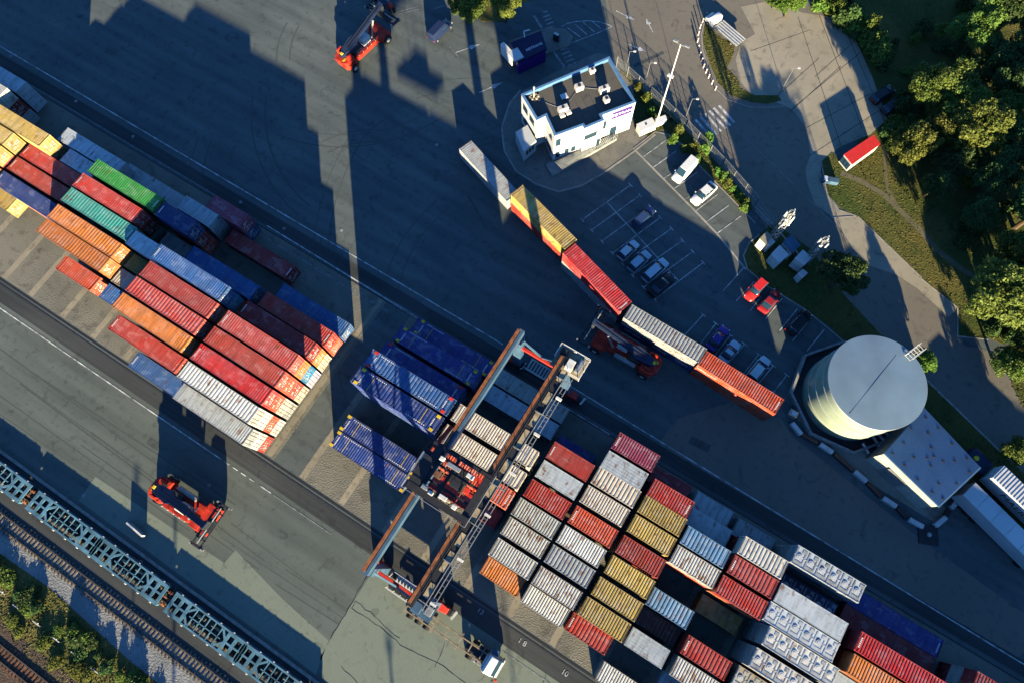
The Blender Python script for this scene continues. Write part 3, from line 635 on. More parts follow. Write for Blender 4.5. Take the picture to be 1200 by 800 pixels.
HT = [(t[2], t[3], rowof(t), t[4]) for t in T]
def hgt(u, v):
    return max([h[3] for h in HT if h[0]-.2 <= u <= h[1]+.2 and abs(h[2]-v) < 1.35] or [0])
cols = {}
for t in T: cols.setdefault((t[0], t[1]), []).append(t)
BN = {'L': 'long block', 'M': 'blue block', 'K': 'crane bay', 'R': 'short-box block'}
BG = {'L': 'long containers stacked beside the empty lane', 'M': 'blue containers stacked beside the crane', 'K': 'containers under the gantry crane', 'R': 'short containers stacked in the large block'}
for t in T:
    blk, row, u0, u1, lvl, colr, style, below, op = t
    vc = rowof(t); uc = (u0+u1)/2; Ln = u1-u0; H = 2.9 if op.get('hc') else LV
    rn = ORD['ABCDEFGHIJ'.index(row)]
    mates = sorted(cols[(blk, row)], key=lambda q: -q[3] if blk == 'L' else q[2]); ci = mates.index(t)
    ref = {'L': 'lane end', 'M': 'lane', 'K': 'crane', 'R': 'crane'}[blk]
    if blk in 'MK': place = f'{rn} row from the rail siding'
    else: place = f'{rn} row from the rail siding, {ORD[ci]} from {ref}'
    adj = {'ribbed': 'ribbed', 'wide': 'broad-ribbed', 'flat': 'smooth-roofed', 'bulk': 'hatch-roofed', 'open': 'open-topped'}[style]
    for k in range(lvl, 0, -1):
        z = (k-1)*(H+.006)+.02
        if k < lvl:
            probes = [(u0-1.2, vc), (u1+1.2, vc)]+[(u0+Ln*f, vc+s*2.85) for f in (.12,.5,.88) for s in (-1,1)]
            if all(hgt(*p) >= k for p in probes): continue
        c_ = colr if k == lvl else (below[lvl-k-1] if lvl-k-1 < len(below) else 'grey')
        st = style if k == lvl else ('flat' if style in ('flat',) else ('bulk' if style == 'bulk' else 'ribbed'))
        pl_ = place.replace('from the rail siding', 'from siding')
        if k == lvl: lab = f'{colr} {adj} container, {BN[blk]}, {pl_}'
        else: lab = f'{c_} container {["one","two","three","four"][lvl-k-1]} below top, {BN[blk]}, {pl_}'
        o = container(uc, vc, z, Ln, H, c_, st, 0, lab, BG[blk], mark=op.get('m') if k == lvl else False, M45=op.get('y') if k == lvl else None)

# the curved line of containers that screens the car park
wallc = [  # roof corner a (far left), b (near left), d (near right) surveyed at the roof height
 ('white', None, (-29.2, 44.4), (-40.1, 48.1), -19.1, 'flat', 1), ]
def wallcont(cx, cy, ang, levels, texts=()):
    for k, (c_, st, lab) in enumerate(levels):
        o = container(cx, cy, .02+k*(LV+.006), 12.19, LV, c_, st, R(ang), lab, 'containers lined up to screen the car park', mark=2 if (k == len(levels)-1 and c_ in ('bright red', 'orange red')) else False)
        for s_, lv, x, zz, sz in texts:
            if lv == k:
                text_obj(s_, sz, 'lettering', M['chalk'], o, (x, -W2-.012, zz), (R(90), 0, 0), .006)
wallcont(-34.9, 46.15, -19.2, [('pale grey', 'ribbed', 'white container at ground level, far end of the curved screen by the office')])
wallcont(-22.7, 42.5, -17.2, [('red', 'ribbed', 'red container under the yellow one in the curved screen'), ('yellow', 'ribbed', 'yellow container on top of a red one in the curved screen')])
wallcont(-11.0, 38.15, -17.8, [('pale grey', 'ribbed', 'pale container under the bright red one in the curved screen'), ('bright red', 'ribbed', 'bright red container on top of a pale one in the curved screen')])
wallcont(1.45, 35.75, -1.6, [('navy', 'ribbed', 'navy container with white lettering under the grey one in the screen'), ('grey', 'wide', 'grey broad-ribbed container on top of a navy one in the screen')],
         [('HANJIN', 0, -4.0, 1.5, .75), ('SHIPPING', 0, .6, 1.4, .5), ('HANJIN', 0, 4.2, 1.5, .6)])
wallcont(13.65, 34.95, -3.3, [('orange red', 'ribbed', 'orange container at the bottom of the screen end near the round tank'), ('orange red', 'ribbed', 'orange container on top at the screen end near the round tank')],
         [('HAPAG-LLOYD', 1, -4.4, 1.5, .45)])

# ------------------------------------------------------------ rubber-tyred gantry crane
cr = empty('gantry_crane', (-10.3, 5.3, 0), 0, 'tall blue gantry crane with two girders and red wheel covers, straddling the stacks', 'crane')
def P_(b): 
    b.v = [(x+10.3, y-5.3, z) for x, y, z in b.v]; return b
ZT = 20.0
for u0, u1, y0, y1 in ((-13.95,-13.15,-11.0,21.5), (-8.0,-7.2,-11.0,21.4)):
    g = P_(MB().box(u0, u1, y0, y1, ZT-1.5, ZT)).build('girder', M['cblue'] if u0 < -10 else M['cdark'], cr)
    x0 = u0-.02 if u0 < -10 else u0+.1
    P_(MB().box(x0, x0+.34, y0+.2, y1-.2, ZT+.003, ZT+.17)).build('trolley_rail', M['crail'], g)
    P_(MB().box(x0+.40, x0+.47, y0+.4, y1-.4, ZT+.003, ZT+.06)).build('cable_tray', M['cdark'], g)
# walkway along the second girder with tan planks, hand rails, festoon line
wk = P_(MB().box(-7.15, -6.1, -10.6, 19.8, ZT-.35, ZT-.28)).build('walkway', M['cdark'], cr)
for y in np.arange(-9.5, 19, 3.1): P_(MB().box(-6.95, -6.3, y, y+rnd.uniform(1.2,2.6), ZT-.277, ZT-.24)).build('deck_plank', M['plank'], wk)
hr = MB()
for y in np.arange(-10.6, 19.9, 1.9): hr.bar((-6.1,y,ZT-.3), (-6.1,y,ZT+.8), .05)
for z in (.35,.8): hr.bar((-6.1,-10.6,ZT+z), (-6.1,19.8,ZT+z), .05)
P_(hr).build('handrail', M['steel'], wk)
fs = MB(); fs.bar((-5.75,-10.9,ZT-.1), (-5.75,19.4,ZT-.1), .09); fs.bar((-5.3,-10.9,ZT-.1), (-5.3,19.4,ZT-.1), .08)
for y in np.arange(-10.5, 19.5, .75): fs.bar((-5.75,y,ZT-.1), (-5.3,y,ZT-.1), .04)
for y in np.arange(-10, 19, 4.8): fs.bar((-7.1,y,ZT-.2), (-5.3,y,ZT-.1), .12)
P_(fs).build('festoon_track', M['steel'], cr)
for y in (-9.6,-4.3,1.2,6.5,11.7,16.6): P_(MB().box(-5.85,-5.15,y-.14,y+.14,ZT-.4,ZT+.05)).build('cable_trolley', M['offw'], cr)
# end platforms
ep = P_(MB().box(-8.6,-4.7,19.9,22.6,ZT-1.3,ZT-1.2)).build('end_platform', M['plank'], cr)
b = MB()
for (x,y) in ((-8.6,19.9),(-4.7,19.9),(-4.7,22.6),(-8.6,22.6),(-6.6,22.6),(-4.7,21.2)): b.bar((x,y,ZT-1.25),(x,y,ZT-.1),.07)
for z in (-.65,-.1):
    for p, q in (((-4.7,19.9),(-4.7,22.6)),((-4.7,22.6),(-8.6,22.6)),((-8.6,22.6),(-8.6,20.9)),((-4.7,19.9),(-6.2,19.9))): b.bar((*p,ZT+z),(*q,ZT+z),.07)
P_(b).build('handrail', M['offw'], ep)
P_(MB().box(-6.9,-6.0,20.3,21.5,ZT-1.2,ZT-.1)).build('control_box', M['offw'], ep, bevel=.03); P_(MB().box(-5.7,-5.1,20.5,22.2,ZT-1.2,ZT-.4)).build('control_box', M['steel'], ep, bevel=.03); P_(MB().box(-8.3,-7.4,21.6,22.3,ZT-1.2,ZT-.3)).build('control_box', M['cdark'], ep, bevel=.03)
eb = P_(MB().box(-7.4,-4.9,-11.6,-9.6,ZT-1.2,ZT-1.1)).build('end_platform', M['cblue'], cr)
P_(MB().box(-7.3,-6.3,-11.3,-10.2,ZT-1.1,ZT-.2)).build('control_box', M['cblue'], eb, bevel=.03); P_(MB().box(-5.9,-5.1,-10.9,-10.0,ZT-1.1,ZT-.3)).build('control_box', M['steel'], eb, bevel=.03)
# legs: tapered box legs, one pair each side, spreading down to the sill
for vy, s in ((21.0, 1), (-10.6, -1)):
    for x, dx in ((-13.55, -1.0), (-7.6, 1.2)):
        top = (x, vy, ZT-1.5); bot = (x+dx, vy+s*.9, 2.2)
        l = MB(); a_ = [(-.35,-.3),(.35,-.3),(.35,.3),(-.35,.3)]; c_ = [(-.62,-.45),(.62,-.45),(.62,.45),(-.62,.45)]
        l.add([(top[0]+p[0]*1.5,top[1]+p[1]*1.6,top[2]) for p in a_]+[(bot[0]+p[0],bot[1]+p[1],bot[2]) for p in c_], [(0,1,2,3),(7,6,5,4),(0,4,5,1),(1,5,6,2),(2,6,7,3),(3,7,4,0)])
        P_(l).build('leg', M['cblue'], cr)
    P_(MB().bar((-14.0,vy+s*.25,13.4), (-7.2,vy+s*.25,13.4), .34, .5)).build('tie_beam', M['cred'], cr)
    P_(MB().bar((-13.9,vy+s*.1,17.6), (-10.7,vy+s*.45,13.6), .22)).build('brace', M['cblue'], cr); P_(MB().bar((-7.3,vy+s*.1,17.6), (-10.5,vy+s*.45,13.6), .22)).build('brace', M['cblue'], cr)
    y = vy+s*.9
    sl = P_(MB().box(-16.6,-4.2,y-.42,y+.42,1.5,2.25)).build('sill_beam', M['cdark'], cr)
    for x in (-15.3,-5.4):
        bg_ = P_(MB().box(x-1.3,x+1.3,y-.5,y+.5,1.05,1.5)).build('bogie', M['cdark'], cr)
        cv = MB().add([(x-.95,y-.62,1.7),(x+.95,y-.45,1.7),(x+.95,y+.45,1.7),(x-.95,y+.62,1.7),(x-.8,y-.55,2.75),(x+.7,y-.38,2.5),(x+.7,y+.38,2.5),(x-.8,y+.55,2.75)], [(3,2,1,0),(4,5,6,7),(0,1,5,4),(1,2,6,5),(2,3,7,6),(3,0,4,7)])
        P_(cv).build('motor_cover', M['cred'], bg_, bevel=.05)
        for dx in (-.85,.85):
            wh = P_(MB().tube((x+dx,y-.34,.78),(x+dx,y+.34,.78),.78,n=20)).build('wheel', M['black'], cr)
            P_(MB().tube((x+dx,y-.36,.78),(x+dx,y+.36,.78),.38,n=12)).build('rim', M['offw'], wh)
        b = MB()
        for k in range(3): b.bar((x+1.5+k*.12,y-.6,1.9+k*.25),(x+1.7+k*.12,y+.6,1.9+k*.25),.09)
        P_(b).build('cable_drum', M['offw'], bg_)
    # power unit and catwalk on the sill
    pu = P_(MB().box(-12.9,-8.3,y-.35-.9*(s<0),y+.35+.9*(s>0),2.25,3.5) if s > 0 else MB().box(-12.6,-8.0,y-.9,y+.3,2.25,3.3)).build('power_unit', M['steel'] if s > 0 else M['offw'], cr, bevel=.08)
    b = MB()
    for k in range(9): b.box(-12.6+k*.48,-12.42+k*.48,y-.3,y+(1.1 if s>0 else .2),3.52 if s>0 else 3.32,3.6 if s>0 else 3.42)
    P_(b).build('grille', M['cdark'], pu)
    b = MB()
    for z in (3.9,4.5): b.bar((-13,y+s*1.6,z),(-8,y+s*1.6,z),.06); b.bar((-13,y-s*.6,z),(-8,y-s*.6,z),.06)
    for x in np.arange(-13,-7.9,1.0): b.bar((x,y+s*1.6,2.3),(x,y+s*1.6,4.5),.05)
    P_(b).build('handrail', M['offw'], cr)
    P_(MB().box(-13.1,-7.9,y+s*.5-.02 if s>0 else y-1.7,y+1.7 if s>0 else y-.9,2.2,2.26)).build('catwalk', M['plank'] if s>0 else M['cdark'], cr)
# trolley with winches
tr = P_(MB().box(-14.9,-6.9,-1.0,-.2,ZT+.2,ZT+.75)).build('trolley', M['cdark'], cr)
b = MB().box(-14.9,-6.9,4.6,5.0,ZT+.2,ZT+.6); b.box(-14.4,-13.5,-.2,4.6,ZT+.2,ZT+.62); b.box(-7.9,-7.1,-.2,4.6,ZT+.2,ZT+.62); b.box(-11.6,-11.2,-.2,4.6,ZT+.2,ZT+.5); b.box(-13.5,-7.9,.9,1.2,ZT+.2,ZT+.45); b.box(-13.5,-7.9,2.9,3.15,ZT+.2,ZT+.45)
P_(b).build('trolley_frame', M['cdark'], tr)
P_(MB().box(-15.0,-13.6,-1.0,3.2,ZT+.64,ZT+.72)).build('trolley_deck', M['cdark'], tr)
for x, y, sx, sy, h, m_ in ((-12.9,.1,.7,.5,.8,'steel'),(-12.0,-.1,.5,.4,.9,'offw'),(-10.6,.2,.9,.5,.7,'offw'),(-9.0,0,.5,.5,.8,'offw'),(-9.9,.2,.4,.3,.6,'plank'),(-12.4,2.0,.9,.7,.7,'ofl'),(-10.2,2.1,1.1,.8,.6,'cdark'),(-8.9,2.2,.7,.7,.7,'redp'),(-11.4,3.6,1.5,.5,.5,'steel'),(-9.3,3.7,.8,.5,.5,'offw'),(-13.0,3.7,.5,.5,.7,'offw')):
    P_(MB().box(x-sx/2*1.1,x+sx/2*1.1,y-sy/2,y+sy/2,ZT+.5,ZT+.5+h)).build('winch_motor', M[m_], tr, bevel=.04)
for x in (-12.3,-9.2): P_(MB().tube((x,1.6,ZT+.8),(x,2.6,ZT+.8),.42,n=14)).build('cable_drum', M['ofl'], tr)
b = MB()
for k in range(7):
    x = -13.6+k*.95; b.bar((x,-.2,ZT+.3),(x+.9,.9,ZT+.3),.08); b.bar((x,4.6,ZT+.3),(x+.9,3.1,ZT+.3),.08); b.bar((x,-.2,ZT+.35),(x,4.6,ZT+.35),.06)
P_(b).build('floor_lattice', M['cdark'], tr)
b = MB()
for p, q in (((-15.1,-1.2),(-6.8,-1.2)),((-6.8,-1.2),(-6.8,5.2)),((-15.1,-1.2),(-15.1,3.3))):
    b.bar((*p,ZT+1.7),(*q,ZT+1.7),.06); b.bar((*p,ZT+1.2),(*q,ZT+1.2),.05)
P_(b).build('handrail', M['steel'], tr)
# driver's cab and red service arm hanging on the lane side
cab = P_(MB().box(-15.9,-14.5,2.2,3.9,ZT-3.2,ZT-1.2)).build('cab', M['cdark'], cr, bevel=.06)
P_(MB().box(-15.7,-14.7,2.4,3.3,ZT-1.19,ZT-1.0)).build('cab_roof', M['silo'], cab, bevel=.04); P_(MB().box(-15.95,-15.9,2.3,3.8,ZT-2.8,ZT-1.5)).build('window', M['glass'], cab)
P_(MB().bar((-15.0,4.4,ZT-1.8),(-14.6,7.6,ZT-1.8),.5,.4)).build('service_arm', M['cred'], cr); P_(MB().bar((-15.9,3.9,ZT-1.6),(-15.3,7.0,ZT-1.6),.12)).build('hose_arm', M['cdark'], cr)
# spreader over the stack with ropes
sp = P_(MB().box(-15.2,-7.2,4.0,4.45,13.6,14.0)).build('spreader', M['cred'], cr)
b = MB().box(-15.2,-7.2,1.9,2.3,13.6,14.0)
for x in (-15.2,-14.2,-13.2,-12.4,-10.1,-9.0,-8.1,-7.4): b.box(x,x+.2,2.3,4.0,13.62,13.95)
P_(b).build('spreader_frame', M['cred'], sp)
P_(MB().box(-12.4,-9.9,2.1,4.2,14.02,14.7)).build('head_block', M['cdark'], sp, bevel=.05)
for x in (-12.2,-10.1):
    for y in (2.3,4.0): P_(MB().tube((x,y,14.6),(x,y,ZT+.3),.035,n=5)).build('hoist_rope', M['cdark'], sp)

# ------------------------------------------------------------ reach stackers
def reach_stacker(x, y, rz, label):
    o = empty('reach_stacker', (x, y, 0), rz, label, 'reach stacker', 'red reach stackers working in the yard')
    ch = MB().prism([(-5.4,-1.1),(-4.9,-1.7),(-3.6,-1.75),(-3.0,-1.25),(2.2,-1.25),(2.8,-2.0),(4.6,-2.0),(4.6,2.0),(2.8,2.0),(2.2,1.25),(-3.0,1.25),(-3.6,1.75),(-4.9,1.7),(-5.4,1.1)], .8, 1.75).build('chassis', M['rsred'], o, bevel=.08)
    MB().prism([(-5.7,-.8),(-5.2,-1.5),(-3.4,-1.65),(-3.2,1.65),(-5.2,1.5),(-5.7,.8)], 1.75, 2.5).build('counterweight', M['rsred'], o, bevel=.12)
    MB().box(-2.9,1.6,-1.7,-1.0,1.3,2.15).build('fuel_tank', M['rsred'], o, bevel=.08)
    MB().box(-2.6,.8,1.05,1.65,1.3,2.05).build('side_tank', M['steel'], o, bevel=.08)
    MB().box(-2.9,-.9,-.9,.9,1.75,2.25).build('engine_hood', M['dark'], o, bevel=.1)
    MB().box(1.8,3.3,-1.9,-1.0,1.76,2.0).build('fender', M['rsred'], o, bevel=.05); MB().box(2.6,4.4,1.0,2.0,1.76,2.0).build('fender', M['rsred'], o, bevel=.05)
    cb = MB().box(-.6,1.1,-.95,.35,1.8,3.35).build('cab', M['offw'], o, bevel=.12)
    MB().box(-.4,1.0,-.8,.2,3.352,3.4).build('cab_roof', M['silo'], cb); MB().box(1.1,1.13,-.85,.25,2.4,3.2).build('window', M['glass'], cb)
    for wx, ys, r in ((3.6,(-2.25,-1.55,1.05,1.75),.85),(-4.2,(-2.0,1.4),.8)):
        for yy in ys:
            wh = MB().tube((wx,yy,r),(wx,yy+.55,r),r,n=20).build('wheel', M['black'], o)
            MB().tube((wx,yy-.01,r),(wx,yy+.56,r),r*.45,n=12).build('rim', M['offw'], wh)
    # boom: pivots at the rear above the counterweight, rises forward
    bm_ = MB(); sec = [(-5.0,.45,3.3,.5),(-3.7,.75,3.6,.7),(-1.9,.95,4.05,.85),(-1.0,.52,4.3,.6),(2.2,.52,5.2,.55),(2.25,.42,5.2,.5),(5.3,.42,6.1,.45),(5.6,.38,6.2,.4)]
    vs = []; fs2 = []
    for sx, hw, z, h in sec: vs += [(sx,-hw,z-h),(sx,hw,z-h),(sx,hw,z),(sx,-hw,z)]
    for i in range(len(sec)-1):
        for j in range(4): fs2.append((4*i+j, 4*i+(j+1)%4, 4*i+4+(j+1)%4, 4*i+4+j))
    fs2 += [(0,3,2,1), tuple(4*(len(sec)-1)+k for k in range(4))]
    bm_.add(vs, [f[::-1] for f in fs2]); bo = bm_.build('boom', M['rsboom'], o, bevel=.06)
    MB().box(-4.9,-4.5,-.25,.25,3.32,3.55).build('pivot_cap', M['yellow'], bo, bevel=.03)
    for s in (-1,1):
        MB().tube((1.4,s*.55,1.6),(2.8,s*.55,5.0),.16,n=8).build('lift_cylinder', M['steel'], o)
        MB().box(-4.7,-3.7,s*1.15-.12,s*1.15+.12,2.4,3.4).build('boom_support', M['rsred'], o)
    sp_ = MB().box(5.1,5.5,-.6,.6,4.2,5.9).build('rotator', M['dark'], o, bevel=.05)
    b = MB(); b.box(4.6,4.85,-3.05,3.05,3.9,4.2); b.box(5.9,6.15,-3.05,3.05,3.9,4.2); b.box(4.85,5.9,-.9,.9,3.95,4.3)
    b.box(5.1,5.6,-2.2,2.2,3.95,4.15)
    for s in (-1,1): b.box(4.3,6.45,s*3.0-.13,s*3.0+.13,3.7,4.2); b.box(4.5,6.2,s*1.9-.09,s*1.9+.09,3.95,4.2)
    b.build('spreader', M['dark'], sp_, bevel=.02)
    b = MB()
    for s in (-1,1):
        for xx in (4.4,6.3): b.box(xx-.12,xx+.12,s*3.05-.12,s*3.05+.12,3.5,4.3)
        b.tube((5.4,s*.4,4.4),(5.4,s*2.6,4.4),.09,n=6)
    b.build('twist_lock', M['steel'], sp_)
    b = MB()
    for s in (-.25,.25): b.bar((-3.4,s,3.72),(-1.0,s,4.4),.06); b.bar((-1.0,s,4.4),(5.0,s*.8,6.1),.05)
    b.build('hydraulic_hose', M['black'], bo)
    b = MB()
    for x in (-2.6,-1.6,-.6,.4,1.4): b.bar((x,-1.68,2.15),(x,-1.68,2.75),.04)
    b.bar((-2.6,-1.68,2.75),(1.4,-1.68,2.75),.04); b.build('handrail', M['offw'], o)
    MB().box(-5.3,-4.6,-.75,-.35,2.5,2.53).build('warning_plate', M['yellow'], o); MB().box(-4.4,-3.6,.5,1.1,2.5,2.56).build('air_intake', M['dark'], o)
    for p in ((-5.55,-1.0),(-5.55,1.0)): MB().box(p[0]-.16,p[0]+.02,p[1]-.15,p[1]+.15,2.0,2.2).build('tail_lamp', M['tail'], o)
    return o
def between(p, q, za=1.5, zb=1.5):
    a_ = Vector(G(*p, za)); b_ = Vector(G(*q, zb)); d = b_-a_; return (a_+b_)/2, math.atan2(d.y, d.x)
c_, r_ = between((181,566),(257,617)); reach_stacker(c_.x+.2, c_.y, r_, 'red reach stacker with dark boom on the sunlit lane beside the rail siding')
c_, r_ = between((402,74),(450,30)); reach_stacker(c_.x, c_.y, r_, 'red reach stacker crossing the open yard, half in the shade, near the blue van')
c_, r_ = between((762,428),(700,392)); reach_stacker(c_.x, c_.y, r_, 'red reach stacker in deep shade between the crane and the container screen')

# ------------------------------------------------------------ vehicles
def loft(secs, m, name, parent, smooth=True):
    """secs: (x, half width bottom, half width top, z bottom, z top)"""
    b = MB(); vs = []; fs = []; n = 8
    for x, wb, wt, z0, z1 in secs:
        vs += [(x,-wb*.9,z0),(x,-wb,z0+.1),(x,-wt,z1-.08),(x,-wt*.86,z1),(x,wt*.86,z1),(x,wt,z1-.08),(x,wb,z0+.1),(x,wb*.9,z0)]
    for i in range(len(secs)-1):
        for j in range(n): fs.append((n*i+j, n*i+n+j, n*i+n+(j+1)%n, n*i+(j+1)%n))
    fs += [tuple(range(n)), tuple(n*(len(secs)-1)+k for k in range(n-1,-1,-1))]
    b.add(vs, fs); o = b.build(name, m, parent)
    for p in o.data.polygons: p.use_smooth = smooth and len(p.vertices) == 4
    md = o.modifiers.new('b', 'BEVEL'); md.width = .04; md.segments = 2; md.limit_method = 'ANGLE'; md.angle_limit = R(35)
    return o
CARM = {}
def car(x, y, rz, L_, W_, H_, colr, kind, label, group='cars parked in the marked bays'):
    if colr not in CARM: CARM[colr] = mat('car_paint_'+str(len(CARM)), colr, .33, .0, var=.03, spec=.4)
    m = CARM[colr]; o = empty('parked_car' if kind != 'van' else 'parked_van', (x,y,.02), rz, label, 'car' if kind != 'van' else 'van', group)
    X = L_/2; w_ = W_/2
    loft([(-X,w_*.80,w_*.74,.35,.78),(-X+.12,w_*.92,w_*.86,.25,.92),(-X+.6,w_,w_*.93,.2,.98),(0,w_,w_*.95,.2,.96),(X-1.1,w_,w_*.93,.2,.92),(X-.35,w_*.92,w_*.84,.22,.78),(X-.1,w_*.78,w_*.7,.3,.66),(X,w_*.6,w_*.55,.34,.6)], m, 'body', o)
    if kind == 'van': cab_ = (-X+.08, -X+.2, X-1.75, X-1.0)
    elif kind == 'hatch': cab_ = (-X+.12, -X+.55, X-1.85, X-1.15)
    else: cab_ = (-X+.55, -X+1.25, X-2.0, X-1.25)
    a0, a1, a2, a3 = cab_
    loft([(a0,w_*.86,w_*.80,.85,.95),(a1,w_*.90,w_*.74,.85,H_-.05),(a2,w_*.90,w_*.74,.85,H_-.03),(a3,w_*.86,w_*.8,.85,.95)], M['glass'] if kind != 'van' else m, 'cabin', o)
    r_ = MB().prism([(a1+.05,-w_*.68),(a2-.05,-w_*.66),(a2+.02,0),(a2-.05,w_*.66),(a1+.05,w_*.68)], H_-.045, H_+.005).build('roof_panel', m, o, bevel=.02)
    if kind == 'van':
        MB().add([(a2+.04,-w_*.68,H_-.06),(a2+.04,w_*.68,H_-.06),(a3+.02,w_*.74,1.0),(a3+.02,-w_*.74,1.0)],[(3,2,1,0)]).build('windscreen', M['glass'], o)
        for s in (-1,1): MB().box(a2-.9,a2+.0,min(s*w_*.80,s*w_*.86),max(s*w_*.80,s*w_*.86),1.1,H_-.35).build('side_window', M['glass'], o)
    else:
        for s in (-1,1):
            for xx in (a1+.02, (a1+a2)/2, a2-.02): MB().bar((xx,s*w_*.83,.93),(xx,s*w_*.70,H_-.05),.06).build('pillar', m, o)
    for wx in (-X+.8, X-.82):
        for s in (-1,1):
            y0, y1 = sorted((s*(w_-.2), s*(w_+.005)))
            wh = MB().tube((wx,y0,.31),(wx,y1,.31),.32,n=16).build('wheel', M['black'], o)
            MB().tube((wx,y0-.004,.31),(wx,y1+.004,.31),.19,n=10).build('rim', M['steel'], wh)
    for s in (-1,1):
        MB().box(X-.32,X-.07,min(s*w_*.52,s*w_*.78),max(s*w_*.52,s*w_*.78),.58,.70).build('headlight', M['lamp'], o, bevel=.02)
        MB().box(-X+.0,-X+.1,min(s*w_*.6,s*w_*.86),max(s*w_*.6,s*w_*.86),.62,.82).build('tail_light', M['tail'], o, bevel=.02)
        MB().box(a3-.35,a3-.15,min(s*w_*.95,s*w_*1.12),max(s*w_*.95,s*w_*1.12),.92,1.05).build('mirror', m, o, bevel=.02)
    return o
wht=(.80,.80,.79); slv=(.62,.66,.68)
for px, py, ang, L_, W_, H_, c_, k, lb in [
 (802,200,-100,4.9,1.95,1.95,wht,'van','white delivery van in the sunlit bays by the hedge'),
 (824.5,227,-106,4.9,1.85,1.45,wht,'sedan','white saloon car in the sunlit bays by the hedge'),
 (754.5,255,77,4.4,1.8,1.55,(.03,.06,.16),'hatch','dark blue hatchback alone in the upper middle bays'),
 (736,293.5,76,4.0,1.7,1.5,slv,'hatch','small pale hatchback, first of the three pale cars, nearest the building'),
 (749,306.5,75,4.3,1.8,1.55,(.42,.52,.6),'hatch','silver blue hatchback between two other pale cars'),
 (767.5,317,74,4.9,1.85,1.55,(.50,.60,.68),'hatch','long pale blue estate car beside the black car'),
 (775,334,74,4.8,1.85,1.5,(.012,.013,.016),'sedan','black saloon beside the long pale estate car'),
 (886,339,-103,4.4,1.8,1.5,(.72,.03,.03),'hatch','bright red hatchback by the grassy corner'),
 (902,353,80,4.3,1.8,1.45,(.36,.02,.025),'sedan','dark red saloon beside the bright red hatchback'),
 (936,378,76,4.7,1.9,1.7,(.010,.012,.016),'hatch','black estate car alone beside the grass strip, near the tank'),
 (841,396.5,81,4.5,1.8,1.5,(.07,.04,.28),'sedan','purple saloon beside the container screen'),
 (855,412,80,4.0,1.75,1.45,(.50,.60,.68),'sedan','pale blue saloon next to the purple one'),
 (888.5,432.5,-100+180,4.6,1.8,1.5,(.62,.72,.74),'hatch','white estate car partly behind the top orange container'),
 (1034,111,66,4.6,1.85,1.5,(.02,.022,.028),'hatch','dark car in the tree shade at the slab edge, farther from the canopy'),
 (1046,124,67,4.3,1.8,1.5,(.03,.035,.045),'hatch','dark car in the tree shade at the slab edge, nearer the canopy')]:
    g_ = G(px, py, .6); car(g_[0], g_[1], R(ang), L_, W_, H_, c_, k, lb)
g_ = G(515.5,36,.6); car(g_[0], g_[1], R(84), 5.2, 1.95, 1.95, (.018,.03,.08), 'van', 'blue grey van driving across the open yard towards the gate', None)
# small blue van-like ride-on by the grass
# white flatbed lorry near the oval lawn
def flatbed(x, y, rz):
    o = empty('flatbed_truck', (x,y,.02), rz, 'white cab flatbed lorry with long pale deck beside the oval lawn', 'truck')
    MB().box(-3.9,1.5,-.45,.45,.55,.85).build('chassis', M['dark'], o)
    bd = MB().box(-3.9,1.4,-1.15,1.15,.95,1.05).build('flatbed', M['steel'], o)
    b = MB()
    for i in range(5): b.box(-3.85,1.35,-1.1+i*.5,-.98+i*.5,1.055,1.09)
    b.build('deck_rib', M['offw'], bd)
    loft([(1.6,.95,.9,.5,2.0),(1.9,1.0,.92,.45,2.15),(2.7,1.0,.92,.45,2.12),(3.2,1.0,.88,.45,1.45),(3.8,.9,.8,.45,1.15)], M['white'], 'cab', o)
    MB().add([(2.74,-.82,2.08),(2.74,.82,2.08),(3.22,.86,1.46),(3.22,-.86,1.46)],[(3,2,1,0)]).build('windscreen', M['glass'], o)
    for s in (-1,1):
        for wx in (-2.7,2.9):
            y0,y1=sorted((s*.72,s*1.0)); wh=MB().tube((wx,y0,.42),(wx,y1,.42),.42,n=16).build('wheel',M['black'],o); MB().tube((wx,y0-.01,.42),(wx,y1+.01,.42),.2,n=10).build('rim',M['steel'],wh)
        MB().box(3.7,3.83,min(s*.45,s*.75),max(s*.45,s*.75),.7,.9).build('headlight', M['lamp'], o)
g_ = G(849,34,1); flatbed(g_[0], g_[1], R(162))
